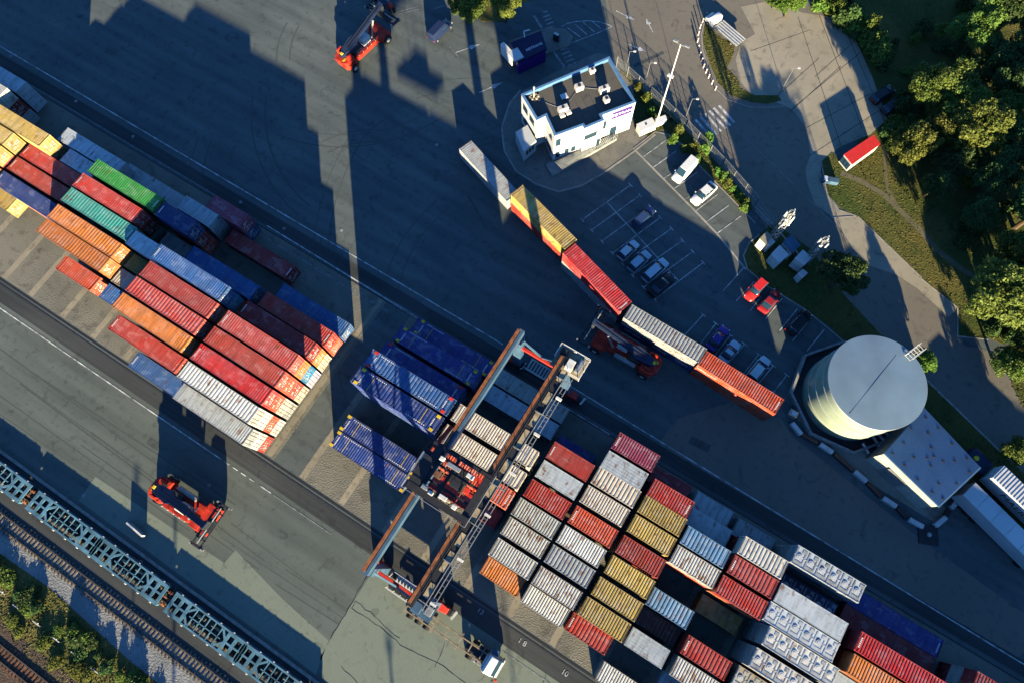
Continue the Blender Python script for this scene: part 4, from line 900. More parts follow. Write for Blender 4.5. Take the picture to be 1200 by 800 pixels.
# container lorry with empty trailer at the crane
def lorry():
    o = empty('container_lorry', (-2.4,-13.85,.02), 0, 'white cab lorry with empty brown skeletal trailer under the crane end', 'truck')
    fr = MB()
    for s in (-.62,.62): fr.bar((-7.2,s,1.15),(5.2,s,1.2),.16,.24)
    for x in (-7.2,-5.3,-4.5,-2.9,-1.0,1.0,2.6,4.3): fr.bar((x,-1.15 if x in (-7.2,-2.9,1.0,4.3) else -.6,1.2),(x,1.15 if x in (-7.2,-2.9,1.0,4.3) else .6,1.2),.16,.16)
    tra = fr.build('trailer_frame', M['trailer'], o)
    b = MB(); b.bar((-7.2,0,1.25),(-3,0,1.25),.12); b.bar((-5,-.5,1.25),(-5,.5,1.25),.3,.1); b.bar((-1,-.5,1.25),(1,.5,1.25),.08)
    b.build('locking_bar', M['plank'], tra)
    MB().box(-4.6,-3.6,-.55,.55,.6,1.0).build('axle_box', M['dark'], o); MB().box(3.7,5.1,-1.1,-.5,.6,1.1).build('fuel_tank', M['steel'], o, bevel=.06); MB().box(3.6,4.9,.5,1.1,.6,1.1).build('battery_box', M['dark'], o, bevel=.04)
    MB().box(2.0,7.3,-.45,.45,.7,.95).build('tractor_frame', M['dark'], o)
    loft([(5.15,1.2,1.12,.6,3.35),(5.5,1.24,1.16,.55,3.6),(6.4,1.24,1.1,.55,3.3),(6.95,1.22,1.02,.55,2.7),(7.2,1.15,.95,.55,2.0)], M['white'], 'cab', o)
    MB().add([(6.5,-.95,3.24),(6.5,.95,3.24),(7.0,1.0,2.68),(7.0,-1.0,2.68)],[(3,2,1,0)]).build('windscreen', M['glass'], o)
    MB().box(4.9,5.14,-.9,.9,1.2,3.2).build('air_deflector', M['offw'], o, bevel=.05); MB().box(7.1,7.35,-1.2,1.2,.4,.8).build('bumper', M['offw'], o, bevel=.05)
    for s in (-1,1):
        MB().box(6.9,7.1,min(s*1.25,s*1.55),max(s*1.25,s*1.55),1.9,2.5).build('mirror', M['dark'], o)
        for wx in (-6.3,-5.0,-3.7,3.0,6.3):
            y0,y1=sorted((s*.78,s*1.22)); wh=MB().tube((wx,y0,.5),(wx,y1,.5),.5,n=18).build('wheel',M['black'],o); MB().tube((wx,y0-.01,.5),(wx,y1+.01,.5),.24,n=10).build('rim',M['steel'],wh)
    MB().box(5.2,6.1,1.3,1.95,2.9,3.0).build('side_flap', M['cblue'], o); MB().box(7.2,7.55,-1.45,-1.15,1.6,2.0).build('marker_lamp', M['cred'], o, bevel=.04)
lorry()
# dark terminal tractor at the top of the yard
def tractor(px, py, ang):
    g_ = G(px, py, 1.5); o = empty('terminal_tractor', (g_[0], g_[1], .02), ang, 'dark terminal tractor with red seat and pale ladder at the top of the yard', 'tractor')
    MB().box(-3.2,2.6,-.55,.55,.7,1.0).build('chassis', M['dark'], o); MB().box(.9,2.5,-1.2,.2,1.0,2.9).build('cab', M['rsboom'], o, bevel=.08)
    MB().box(1.1,2.0,.35,1.1,1.0,1.7).build('engine_cover', M['redp'], o, bevel=.06); MB().box(-2.6,-.6,-.8,.8,1.02,1.12).build('fifth_wheel', M['steel'], o)
    b = MB()
    for s in (-.9,.9): b.bar((-3.2,s,1.2),(.6,s,1.2),.08)
    for x in (-3,-2.2,-1.4,-.6,.2): b.bar((x,-.9,1.2),(x,.9,1.2),.07)
    b.build('ladder_frame', M['offw'], o)
    for wx in (-1.9,1.9):
        for s in (-1,1):
            y0,y1=sorted((s*.85,s*1.3)); MB().tube((wx,y0,.55),(wx,y1,.55),.55,n=16).build('wheel',M['black'],o)
tractor(449, 0, R(-35))

# ------------------------------------------------------------ railway: siding with flat wagons, second track, main line
def track(v, u0, u1, n_first, label, slm, group, gauge=1.5):
    o = empty('railway_track', (0,0,0), 0, label, 'railway track')
    for s in (-1,1):
        MB().box(u0,u1,v+s*gauge/2-.07,v+s*gauge/2+.07,.05,.24).build('rail', M['rail'], o)
    me = MB().box(-.13,.13,-1.3,1.3,.0,.10).mesh('sleeper'); me.materials.append(M[slm])
    us = np.arange(u0+.3, u1, .62)
    for k, u in enumerate(us[:100]):
        q = bpy.data.objects.new('sleeper', me); COL.objects.link(q); q.parent = o; q.location = (u+rnd.uniform(-.04,.04), v+rnd.uniform(-.06,.06), rnd.uniform(0,.02)); q.rotation_euler.z = rnd.uniform(-.02,.02)
    if len(us) > 100:
        b = MB()
        for u in us[100:]: b.box(u-.13,u+.13,v-1.3,v+1.3,0,.1)
        tag(b.build('sleeper_run', M[slm], o), kind='stuff')
struct(MB().sheet([(-420,-41.8),(320,-41.8),(320,-28.1),(-420,-28.1)], .004).build('ballast_bed', M['ballast']))
struct(MB().sheet([(-420,-34.0),(320,-34.0),(320,-28.2),(-420,-28.2)], .012).build('ballast_strip', M['dark_lane']))
struct(MB().prism([(-420,-28.15),(320,-28.15),(320,-27.75),(-420,-27.75)], -.02, .16).build('platform_kerb', M['kerb']))
struct(MB().sheet([(-420,-80),(320,-80),(320,-44.6),(-420,-44.6)], .045).build('main_line_bed', M['darkballast']))
track(-30.2, -90, -5, 0, 'siding track under the blue flat wagons', 'sleeper', None)
track(-34.95, -72, -8, 0, 'empty siding track with pale sleepers beside the blue wagons', 'sleeper', None)
track(-47.4, -66, -28, 0, 'main line track in dark ballast behind the weedy verge, nearer the yard', 'ofl', None)
track(-51.6, -62, -36, 0, 'main line track in dark ballast, farther from the yard', 'ofl', None)
# flat wagon, one built, copies in a row
def wagon(loc, lab):
    o = empty('flat_wagon', loc, 0, lab, 'rail wagon', 'blue flat wagons on the siding')
    X = 12.0; b = MB(); z0, z1 = 1.0, 1.14
    b.box(-X,X,-1.45,-1.22,z0-.62,z1); b.box(-X,X,1.22,1.45,z0-.62,z1)
    for c in (-6,6):
        for sx in (-1,1):
            e0, e1 = sorted((c+sx*5.75, c+sx*3.3))
            # solid deck ends pierced by longitudinal slots
            b.box(e0,e1,-.12,.12,z0,z1); b.box(e0,e1,-1.22,-.98,z0,z1); b.box(e0,e1,.98,1.22,z0,z1)
            for x in (c+sx*5.75, c+sx*4.55, c+sx*3.35): b.box(x-.22,x+.22,-1.22,1.22,z0,z1-.003)
            # Y shaped webs towards the middle
            for s in (-1,1): b.bar((c+sx*3.3,s*.15,z0+.07),(c+sx*2.3,s*1.15,z0+.07),.28,.14)
        for x in (-2.1,-1.0,.0,1.0,2.1): b.bar((c+x,-1.2,z0+.07),(c+x,1.2,z0+.07),.12,.12)
        b.bar((c-2.6,-.05,z0+.07),(c+2.6,-.05,z0+.07),.12,.12)
    b.box(-.35,.35,-1.22,1.22,z0,z1-.003)
    b.build('deck_frame', M['wag'], o)
    b = MB()
    for s in (-1,1):
        for x in np.arange(-11,11.5,2.2): b.box(x-.12,x+.12,min(s*1.45,s*1.58),max(s*1.45,s*1.58),z0-.1,z1-.01)
    b.build('container_spigot', M['offw'], o)
    b = MB()
    for c in (-6,6):
        b.tube((c-1.9,.55,.72),(c-.6,.55,.72),.2,n=8); b.tube((c+.5,.6,.72),(c+2,.6,.72),.17,n=8)
        for k in range(4): b.box(c-1.7+k*.5,c-1.5+k*.5,-.9,-.3,.6,.92)
    b.build('brake_gear', M['plank'], o)
    for x in (-9.9,0,9.9):
        bg_ = MB().box(x-1.35,x+1.35,-1.05,-.85,.42,.68); bg_.box(x-1.35,x+1.35,.85,1.05,.42,.68); bg_.box(x-.25,x+.25,-1.0,1.0,.5,.75)
        bo = bg_.build('bogie', M['dark'], o)
        for dx in (-.9,.9):
            for s in (-1,1):
                y0,y1=sorted((s*.7,s*.82)); MB().tube((x+dx,y0,.64),(x+dx,y1,.64),.40,n=16).build('wheel',M['ofl'],bo)
    for sx in (-1,1):
        b = MB(); b.tube((sx*X,-.85,.95),(sx*(X+.5),-.85,.95),.09,n=8); b.tube((sx*X,.85,.95),(sx*(X+.5),.85,.95),.09,n=8); b.tube((sx*(X+.42),-.85,.95),(sx*(X+.52),-.85,.95),.22,n=12); b.tube((sx*(X+.42),.85,.95),(sx*(X+.52),.85,.95),.22,n=12); b.bar((sx*X,0,.9),(sx*(X+.6),0,.85),.16)
        b.build('buffer', M['crail'], o)
    return o
w0 = wagon((-50.15,-30.2,0), 'blue flat wagon with complete open frame, between its two partly shown neighbours')
for x, lb in ((-75.4,'blue flat wagon cut by the corner of the photo, only its end showing'),(-24.9,'blue flat wagon coupled nearest the crane end of the siding')):
    c = copy_tree(w0); c.location = (x,-30.2,0); c['label'] = lb
# pale lumps (rail brake boxes) along the kerb and wooden fence stakes at the verge
for i, (x, y) in enumerate([(28,565),(92,611),(158,657),(195,684),(265,736),(335,787)]):
    g_ = G(x, y, .2); o = MB().box(-.9,-.1,-.25,.25,.0,.35); o.box(.05,.6,-.2,.3,0,.28)
    o = o.build('cable_box', M['beam'], None, bevel=.04); o.location = (g_[0], g_[1], .0)
    tag(o, 'small pale cable box on the kerb beside the blue wagons', 'cable box', 'cable boxes along the siding kerb')
for i, (x, y) in enumerate([(4,693),(22,711),(45,730),(67,748),(90,766),(112,784)]):
    g_ = G(x, y, 0); o = MB().bar((0,0,0),(0,0,.4),.10).build('marker_post', M['white']); o.location = (g_[0], g_[1], 0)
    MB().box(-.7,.7,-.05,.05,.38,.44).build('crossbar', M['offw'], o)
    tag(o, 'short pale marker post with crossbar in the weedy verge', 'post', 'marker posts along the main line verge')
# white board on the lane and its posts
g1 = G(153,614,0); g2 = G(168,627,0)
cx_, cy_ = (g1[0]+g2[0])/2, (g1[1]+g2[1])/2
o = MB().box(-1.5,1.5,-.12,.12,.0,1.15).build('concrete_barrier', M['offw']); o.location = (cx_+.15, cy_+.15, 0); o.rotation_euler.z = math.atan2(g2[1]-g1[1], g2[0]-g1[0])
tag(o, 'upright white barrier panel standing alone on the lane by the siding', 'barrier')

# ------------------------------------------------------------ office building
z58 = Z(580,50,5)
rf = PG(z58((155,305),(670,85),(825,350),(625,425),(640,455),(525,503),(515,487),(350,547),(297,430),(245,455)), 7.0)
off = empty('office_building', (0,0,0), 0, 'white two-storey office with flat dark roof, blue painted-shade edging and purple sign', 'building')
def ccw(p): return p if sum(p[i][0]*p[(i+1)%len(p)][1]-p[(i+1)%len(p)][0]*p[i][1] for i in range(len(p))) > 0 else p[::-1]
rf = ccw(rf)
def inset(poly, d):
    n = len(poly); out = []
    for i in range(n):
        a_, b_, c_ = Vector(poly[i-1]), Vector(poly[i]), Vector(poly[(i+1)%n])
        n1 = Vector((-(b_-a_).y, (b_-a_).x)).normalized(); n2 = Vector((-(c_-b_).y, (c_-b_).x)).normalized()
        m_ = (n1+n2); m_ = m_/max(.3, m_.dot(n1)) if m_.length > 1e-6 else n1
        out.append(tuple(b_+m_*d))
    return out
ri = inset(rf, .32)
n_ = len(rf); vs = [(x,y,0) for x,y in rf]+[(x,y,7.0) for x,y in rf]
MB().add(vs, [(i,(i+1)%n_,n_+(i+1)%n_,n_+i) for i in range(n_)]).build('wall', M['white'], off)
cp = MB(); ro = inset(rf, -.04); vs = []; fs = []
for ring, z in ((ro,6.9),(ro,7.08),(ri,7.08),(ri,6.3)): vs += [(x,y,z) for x,y in ring]
for k in range(3):
    for i in range(n_): fs.append((k*n_+i, k*n_+(i+1)%n_, (k+1)*n_+(i+1)%n_, (k+1)*n_+i))
cp.add(vs, fs).build('parapet', mat('parapet_shade_blue', (.10,.22,.42), .5, var=.08), off)  # the blue is shade put into the parapet's colour
roof_o = MB().sheet(inset(rf, .30), 6.4).build('roof', M['roofg'], off)
def wall_rect(p, q, t0, t1, z0, z1, out, name, m, parent, frame=True):
    P = Vector(p); Q = Vector(q); d = (Q-P); nn = Vector((d.y, -d.x)).normalized()
    a_ = P.lerp(Q, t0); b_ = P.lerp(Q, t1)
    def quadbox(a_, b_, z0, z1, o0, o1):
        v = [(*(a_+nn*o0),z0),(*(b_+nn*o0),z0),(*(b_+nn*o1),z0),(*(a_+nn*o1),z0)]
        v += [(x,y,z1) for x,y,_ in v]
        return MB().add(v, [(0,1,2,3),(7,6,5,4),(0,4,5,1),(1,5,6,2),(2,6,7,3),(3,7,4,0)])
    w_ = quadbox(a_, b_, z0, z1, -.02, out).build(name, m, parent)
    if frame:
        dd = d.normalized()*.07
        f = quadbox(a_-dd, b_+dd, z0-.08, z0, -.02, out+.05); g = quadbox(a_-dd, b_+dd, z1, z1+.06, -.02, out+.03); f.add(g.v, g.f)
        f.build('frame', M['offw'], w_)
    return w_
# find walls by their surveyed roof corners
def seg(a_, b_):
    A_ = Vector(G(*z58(a_)[0], 7.0)); B_ = Vector(G(*z58(b_)[0], 7.0))
    for i in range(n_):
        p, q = Vector(rf[i]), Vector(rf[(i+1)%n_])
        if (p-A_).length < .3 and (q-B_).length < .3 or (p-B_).length < .3 and (q-A_).length < .3: return p, q
s1 = seg((155,305),(245,455)); s2 = seg((297,430),(350,547)); s3 = seg((350,547),(515,487)); s4 = seg((525,503),(640,455)); s5 = seg((625,425),(825,350))
for t in (.12,.55): wall_rect(*s1, t, t+.3, 4.2, 5.8, .03, 'window', M['glass'], off)
for t in (.14,.56): wall_rect(*s1, t, t+.26, 1.0, 2.5, .03, 'window', M['glass'], off)
wall_rect(*s2, .25, .75, 4.2, 5.8, .03, 'window', M['glass'], off); wall_rect(*s2, .2, .8, .7, 2.6, .03, 'window', M['glass'], off)
wall_rect(*s3, .06, .24, 4.0, 5.8, .03, 'window', M['glass'], off); wall_rect(*s3, .08, .24, .6, 2.3, .03, 'window', M['glass'], off)
for t in (.42,.66): wall_rect(*s3, t, t+.16, .9, 2.2, .03, 'window', M['glass'], off)
wall_rect(*s4, .06, .72, 3.7, 4.9, .03, 'window', M['glass'], off)
d_ = wall_rect(*s4, .78, .97, .15, 2.4, .04, 'door', M['glass'], off); MB().box(-.02,.02,-.02,.02,0,.3).build('handle', M['steel'], d_)
wall_rect(*s5, .05, .2, 3.0, 5.0, .03, 'window', M['glass'], off)
d_ = wall_rect(*s5, .36, .56, .15, 2.5, .04, 'door', M['glass'], off)
P, Q = s5; dx = (Q-P); ang = math.atan2(dx.y, dx.x)
sb = wall_rect(P, Q, .34, .93, 4.8, 6.4, .08, 'sign_board', M['purple'], off, False)
nn = Vector((dx.y,-dx.x)).normalized(); cpt = P.lerp(Q, .66)+nn*.10
text_obj('METRANS', .85, 'lettering', M['chalk'], sb, (cpt.x, cpt.y, 5.6), (R(90), 0, ang), .01, 1.05)
cpt = P.lerp(Q, .405)+nn*.10
text_obj('M', 1.1, 'lettering', M['chalk'], sb, (cpt.x, cpt.y, 5.6), (R(90), 0, ang), .01)
# roof equipment
RA = math.atan2(s5[1].y-s5[0].y, s5[1].x-s5[0].x)
def roofbox(pt, sx, sy, h, m, name, lab, cat, z=6.42, cap=None):
    g_ = G(*z58(pt)[0], z+h)
    o = MB().box(-sx/2,sx/2,-sy/2,sy/2,.12,h).build(name, M[m], None, bevel=.03); o.location = (g_[0],g_[1],z); o.rotation_euler.z = RA
    MB().box(-sx/2+.05,-sx/2+.15,-sy/2,sy/2,0,.12).build('support', M['dark'], o); MB().box(sx/2-.15,sx/2-.05,-sy/2,sy/2,0,.12).build('support', M['dark'], o)
    if h > .5: MB().tube((0,0,h),(0,0,h+.03),min(sx,sy)*.32,n=14).build('fan_grille', M['dark'], o)
    tag(o, lab, cat, 'equipment on the office roof'); return o
for a_ in [((572,155),.9,.7,.9,'ac','rooftop_unit','pale rooftop unit at the far roof edge, by the parapet','rooftop unit'),
           ((495,250),1.3,.9,1.1,'ac','rooftop_unit','pale rooftop unit in the middle of the office roof','rooftop unit'),
           ((642,262),1.6,.8,1.1,'ac','rooftop_unit','wide pale rooftop unit nearest the fence side of the roof','rooftop unit'),
           ((655,325),.8,.9,1.1,'ac','rooftop_unit','small pale rooftop unit in front of the wide one','rooftop unit'),
           ((405,313),1.1,.9,.3,'silo','roof_hatch','flat pale roof hatch between rooftop units','roof hatch'),
           ((400,378),1.6,.8,1.1,'ac','rooftop_unit','wide pale rooftop unit behind two small vent boxes','rooftop unit'),
           ((395,422),.8,.7,.5,'offw','vent_box','small vent box on the office roof, away from the sign','vent box'),
           ((432,405),.8,.7,.5,'offw','vent_box','small vent box on the office roof, towards the sign','vent box')]: roofbox(*a_)
b = MB()
for k in range(1, 9):
    p0 = Vector(rf[0]); cen = sum((Vector(p) for p in rf), Vector((0,0)))/len(rf); d_ = Vector((math.cos(RA), math.sin(RA))); n2_ = Vector((-d_.y, d_.x))
    q = cen+d_*(k-4.5)*1.25; b.strip(q-n2_*2.6, q+n2_*2.6, .05, 6.408)
b.build('membrane_seam', M['crack'], roof_o)
b = MB()
for p, q in (((495,262),(642,275)),((400,390),(495,262)),((572,165),(642,275)),((655,335),(642,275)),((240,330),(400,390))):
    b.bar((*G(*z58(p)[0],6.5),6.44),(*G(*z58(q)[0],6.5),6.44),.05)
b.build('roof_cable', M['steel'], roof_o)
g_ = G(*z58((228,320))[0], 6.5)
am = empty('roof_mast', (g_[0],g_[1],6.4), 0, 'short mast with round ballast pots on the office roof corner', 'mast')
MB().tube((0,0,0),(0,0,2.2),.06,n=6).build('pole', M['offw'], am); MB().tube((0,0,2.1),(0,0,2.5),.14,n=8).build('aerial', M['white'], am)
for dx_, dy_ in ((-.5,0),(.5,0),(0,.5),(0,-.5),(-.5,-.5),(.5,.5)): MB().tube((dx_,dy_,0),(dx_,dy_,.3),.2,n=10).build('ballast_pot', M['beam'], am)
struct(MB().sheet(PG([(610,108),(598,122),(589,150),(592,176),(606,200),(628,215),(655,224),(680,217),(705,203),(742,178),(768,158),(762,148),(745,120),(735,80),(722,68),(700,62),(650,85)]), .02).build('paved_island', M['pavers']))
kk = MB(); kp_ = [(610,106),(597,122),(588,150),(591,177),(605,201),(628,216),(655,225),(681,218),(706,204),(743,178),(768,158)]
for p, q in zip(kp_[:-1], kp_[1:]): kk.strip(G(*p), G(*q), .3, .06)
struct(kk.build('kerb', M['kerb']))
# annex and ramp
ann = PG(z58((120,525),(190,482),(243,575),(168,640)), 2.9); ann = ccw(ann)
o = MB().prism(ann, .02, 2.9).build('annex_shed', M['silo'], None, bevel=.03); tag(o, 'low grey shed with slotted vents against the office corner', 'shed')
A_ = Vector(G(*z58((168,640))[0],2.9)); B_ = Vector(G(*z58((243,575))[0],2.9))
if (B_-A_).dot(Vector((1,0))) < 0: A_, B_ = B_, A_
for k in range(3): wall_rect(A_, B_, .2+k*.22, .36+k*.22, 1.2, 2.3, .03, 'vent', M['cdark'], o, False)
rp = empty('access_ramp', (0,0,0), 0, 'slatted grey access ramp with steps along the office front', 'ramp')
r0 = PG(z58((350,700),(700,530),(715,562),(395,745)), .7)
MB().prism(ccw(r0), .1, .62).build('base', M['conc'], rp)
st = MB(); A0, A1 = Vector(r0[0]), Vector(r0[1]); B0, B1 = Vector(r0[3]), Vector(r0[2])
for k in range(34):
    a_ = A0.lerp(A1, k/34); b_ = B0.lerp(B1, k/34); c2 = A0.lerp(A1, (k+.62)/34); d2 = B0.lerp(B1, (k+.62)/34)
    st.prism(ccw([tuple(a_), tuple(c2), tuple(d2), tuple(b_)]), .63, .72)
st.build('deck_slats', M['steel'], rp)
stp = PG(z58((295,715),(345,692),(392,748),(335,785)), .3); MB().prism(ccw(stp), .02, .35).build('landing', M['conc'], rp)
b = MB()
for k in range(15):
    a_ = B0.lerp(B1, k/14); b.bar((a_.x,a_.y,.6),(a_.x,a_.y,1.7),.05)
b.bar((B0.x,B0.y,1.7),(B1.x,B1.y,1.7),.06); b.build('handrail', M['steel'], rp)
# technical cabinets beside the office
for px, py, sx, sy, h, lb in ((737+11,151,4.4,1.9,1.7,'long pale cabinet on the grass between office and bays'),(759.5,147,1.9,1.0,1.4,'small pale cabinet close to the foot of the tall mast')):
    pass
for px, py, sx, sy, h, lb in ((775,140,1.7,.8,1.3,'small pale cabinet on the grass close to the foot of the tall mast'),):
    g_ = G(px,py,h); o = MB().box(-sx/2,sx/2,-sy/2,sy/2,.05,h).build('cabinet', M['offw'], None, bevel=.06); o.location = (g_[0],g_[1],.03); o.rotation_euler.z = RA
    MB().box(-sx/2-.05,sx/2+.05,-sy/2-.05,sy/2+.05,h,h+.08).build('lid', M['white'], o); tag(o, lb, 'cabinet')
g_ = G(*z58((887,482))[0], 1.6); o = MB().box(-1.4,1.4,-.7,.7,.05,1.6).build('cabinet', M['offw'], None, bevel=.06); o.location = (g_[0],g_[1],.03); o.rotation_euler.z = RA+R(3)
MB().box(-1.45,1.45,-.75,.75,1.6,1.68).build('lid', M['white'], o); MB().box(-.2,.1,-.1,.1,1.68,1.75).build('vent', M['dark'], o); tag(o, 'long pale cabinet on the grass between the office wall and the mast', 'cabinet')
# ------------------------------------------------------------ purple gatehouse between the two gate lanes
gh = ccw(PG([(598,50),(634,36),(641,57),(607,73)], 3.4))
gt = empty('gatehouse', (0,0,0), 0, 'purple gatehouse, roof darkened as shade, with white lettering on an island between the lanes', 'gatehouse')
MB().prism(inset(gh,.15), .05, 3.0).build('wall', M['purple'], gt); MB().prism(gh, 3.0, 3.35).build('roof', mat('gatehouse_roof_shaded', (.018,.014,.07), .5, var=.2), gt)  # roof colour darkened to stand in for shade from the trees
gc = Vector(G(626,55,3.4)); ga = math.atan2(*(Vector(G(641,57,3.4))-Vector(G(607,73,3.4))).yx)
text_obj('METRANS', .7, 'lettering', M['chalk'], gt, (gc.x, gc.y, 3.36), (0,0,ga), .008)
g_ = G(604.5,65,3.4); o = MB().box(-.9,.9,-1.1,1.1,0,.25).build('roof_window', M['silo'], gt); o.location = (g_[0],g_[1],3.36); o.rotation_euler.z = ga
g_ = G(595,58,2.4); o = MB().box(-.35,.35,-1.6,1.6,0,2.4).build('side_panel', M['white'], gt); o.location = (g_[0],g_[1],.05); o.rotation_euler.z = ga+R(8)
b = MB(); b.bar((0,0,0),(0,1.2,0),.18,.12); b.bar((0,1.2,0),(1.1,1.4,0),.18,.12); o = b.build('roof_bracket', M['offw'], gt); g_ = G(615,44,3.5); o.location = (g_[0],g_[1],3.5); o.rotation_euler.z = ga-R(20)
struct(MB().prism(ccw(PG([(592,62),(606,78),(645,62),(668,54),(672,44),(662,34),(640,33),(598,48)])), -.01, .12, bottom=False).build('gate_island', M['pavers']))
g_ = G(652,41,1.5); o = MB().box(-.5,.5,-.25,.25,0,1.5).build('card_reader', M['dark'], None, bevel=.04); o.location = (g_[0],g_[1],.12); MB().box(-.45,.45,-.2,.2,1.5,1.6).build('hood', M['offw'], o); tag(o, 'small dark card reader on the gate island', 'card reader')

# ------------------------------------------------------------ round tank, bund, hall
TC = (28.3, 42.8); TR_ = 6.4; TH = 9.3
tk = empty('round_tank', (*TC,0), 0, 'round grey steel tank with pale domed lid and hoops, inside an octagonal wall', 'tank')
def ring(b, r0, r1, z0, z1, n=72, s0=0, s1=1):
    vs = []; fs = []; m_ = int(n*(s1-s0))
    for i in range(m_+1):
        t = 2*math.pi*(s0+(s1-s0)*i/m_)
        for r, z in ((r1,z0),(r1,z1),(r0,z1),(r0,z0)): vs.append((r*math.cos(t), r*math.sin(t), z))
    for i in range(m_):
        for k in range(4): fs.append((4*i+k, 4*i+4+k, 4*i+4+(k+1)%4, 4*i+(k+1)%4))
    return b.add(vs, fs)
wl_ = MB(); vs = []; fs = []; n = 96
for i in range(n):
    t = 2*math.pi*i/n; r = TR_-.12
    vs += [(r*math.cos(t),r*math.sin(t),0),(r*math.cos(t),r*math.sin(t),TH-.15)]
for i in range(n): fs.append((2*i,2*((i+1)%n),2*((i+1)%n)+1,2*i+1))
o = wl_.add(vs, fs).build('wall', M['silow'], tk)
for p in o.data.polygons: p.use_smooth = True
for z in (2.4,4.9,7.4): ring(MB(), TR_-.14, TR_-.06, z, z+.12).build('hoop', M['silo'], tk)
lid = MB(); vs = [(0,0,TH+.16)]; fs = []
rr = [(2.2,TH+.13),(4.4,TH+.08),(TR_,TH)]
ring(MB(), TR_-.1, TR_+.02, TH-.28, TH-.012, n=96).build('rim', M['silo'], tk)
for r, z in rr: vs += [(r*math.cos(2*math.pi*i/n),r*math.sin(2*math.pi*i/n),z) for i in range(n)]
for i in range(n):
    fs.append((0,1+i,1+(i+1)%n))
    for k in range(2): fs.append((1+k*n+i,1+(k+1)*n+i,1+(k+1)*n+(i+1)%n,1+k*n+(i+1)%n))
lo = MB().add(vs, fs).build('lid', M['metal'], tk)
for p in lo.data.polygons: p.use_smooth = True
b = MB(); va = Vector(G(1050,416,TH))-Vector(TC); vb = Vector(G(995,485,TH))-Vector(TC)
def domez(r): return TH+.16-.16*(r/TR_)**1.3+.02
for k in range(20):
    p = va.lerp(vb, k/20); q = va.lerp(vb, (k+1)/20); b.bar((p.x,p.y,domez(p.length)),(q.x,q.y,domez(q.length)),.035,.03)
b.build('seam', M['steel'], lo)
b = MB(); g_ = Vector(G(1066,417,TH))-Vector(TC); dr = g_.normalized(); nr = Vector((-dr.y,dr.x))
for s in (-.45,.45):
    p = dr*(TR_-1.0)+nr*s; q = dr*(TR_+1.5)+nr*s; b.bar((p.x,p.y,TH+.9),(q.x,q.y,TH+.9),.1)
    b.bar((p.x,p.y,TH+.2),(q.x,q.y,TH+.1),.08)
for k in range(6):
    p = dr*(TR_-1.0+k*.5); b.bar((p.x+nr.x*.45,p.y+nr.y*.45,TH+.2),(p.x-nr.x*.45,p.y-nr.y*.45,TH+.2),.05); b.bar((p.x+nr.x*.45,p.y+nr.y*.45,TH+.1),(p.x+nr.x*.45,p.y+nr.y*.45,TH+.9),.05)
b.build('gantry', M['offw'], tk)
b = MB(); p = dr*(TR_+1.2)
for s in (-.3,.3): b.bar((p.x+nr.x*s,p.y+nr.y*s,0),(p.x+nr.x*s,p.y+nr.y*s,TH),.07)
for k in range(30): b.bar((p.x+nr.x*.3,p.y+nr.y*.3,.3*k+.2),(p.x-nr.x*.3,p.y-nr.y*.3,.3*k+.2),.04)
b.build('ladder', M['steel'], tk)
oc = empty('bund_wall', (*TC,0), 0, 'low octagonal concrete wall around the round tank', 'wall')
ro_ = [(8.3*math.cos(R(22.5+45*k+6)),8.3*math.sin(R(22.5+45*k+6))) for k in range(8)]; rn_ = [(x*.955,y*.955) for x,y in ro_]
vs = [(x,y,0) for x,y in ro_]+[(x,y,1.1) for x,y in ro_]+[(x,y,1.1) for x,y in rn_]+[(x,y,0) for x,y in rn_]
fs = [(k*8+i,k*8+(i+1)%8,(k+1)*8+(i+1)%8,(k+1)*8+i) for k in range(3) for i in range(8)]
MB().add(vs, fs).build('wall', M['conc'], oc)
struct(MB().sheet([(x+TC[0],y+TC[1]) for x,y in rn_], .02).build('bund_floor', M['dark_lane']))
hl = ccw(PG([(1083,477),(1150,548),(1101,594),(1036,531)], 5.4))
ha = empty('storage_hall', (0,0,0), 0, 'square low hall with pale ribbed metal roof beside the round tank', 'hall')
MB().prism(inset(hl,.12), .02, 5.2).build('wall', M['sand'], ha)
hr_ = MB().prism(hl, 5.2, 5.38).build('roof', M['hallr'], ha)
A_, B_, C_, D_ = (Vector(G(*p, 5.4)) for p in ((1036,531),(1083,477),(1150,548),(1101,594)))
b = MB()
for k in range(1, 46):
    p = A_.lerp(D_, k/46); q = B_.lerp(C_, k/46); p = p.lerp(q,.01); q = q.lerp(p,.01); b.bar((*p,5.40),(*q,5.40),.07,.05)
b.build('roof_rib', M['hallr'], hr_)
for s_, t_ in [(.08,.1),(.3,.1),(.55,.08),(.8,.1),(.95,.15),(.1,.35),(.32,.3),(.45,.45),(.55,.4),(.5,.55),(.62,.6),(.4,.62),(.25,.75),(.1,.9),(.3,.93),(.55,.92),(.8,.93),(.94,.8),(.93,.5),(.05,.6),(.72,.75),(.78,.28)]:
    p = A_.lerp(D_, s_).lerp(B_.lerp(C_, s_), t_); MB().box(p.x-.14,p.x+.14,p.y-.14,p.y+.14,5.39,5.52).build('roof_vent', M['cdark'], hr_)
wall_rect(*(lambda a_, b_: (a_, b_))(A_, D_), .25, .55, .1, 3.4, .03, 'door', M['steel'], ha, False)
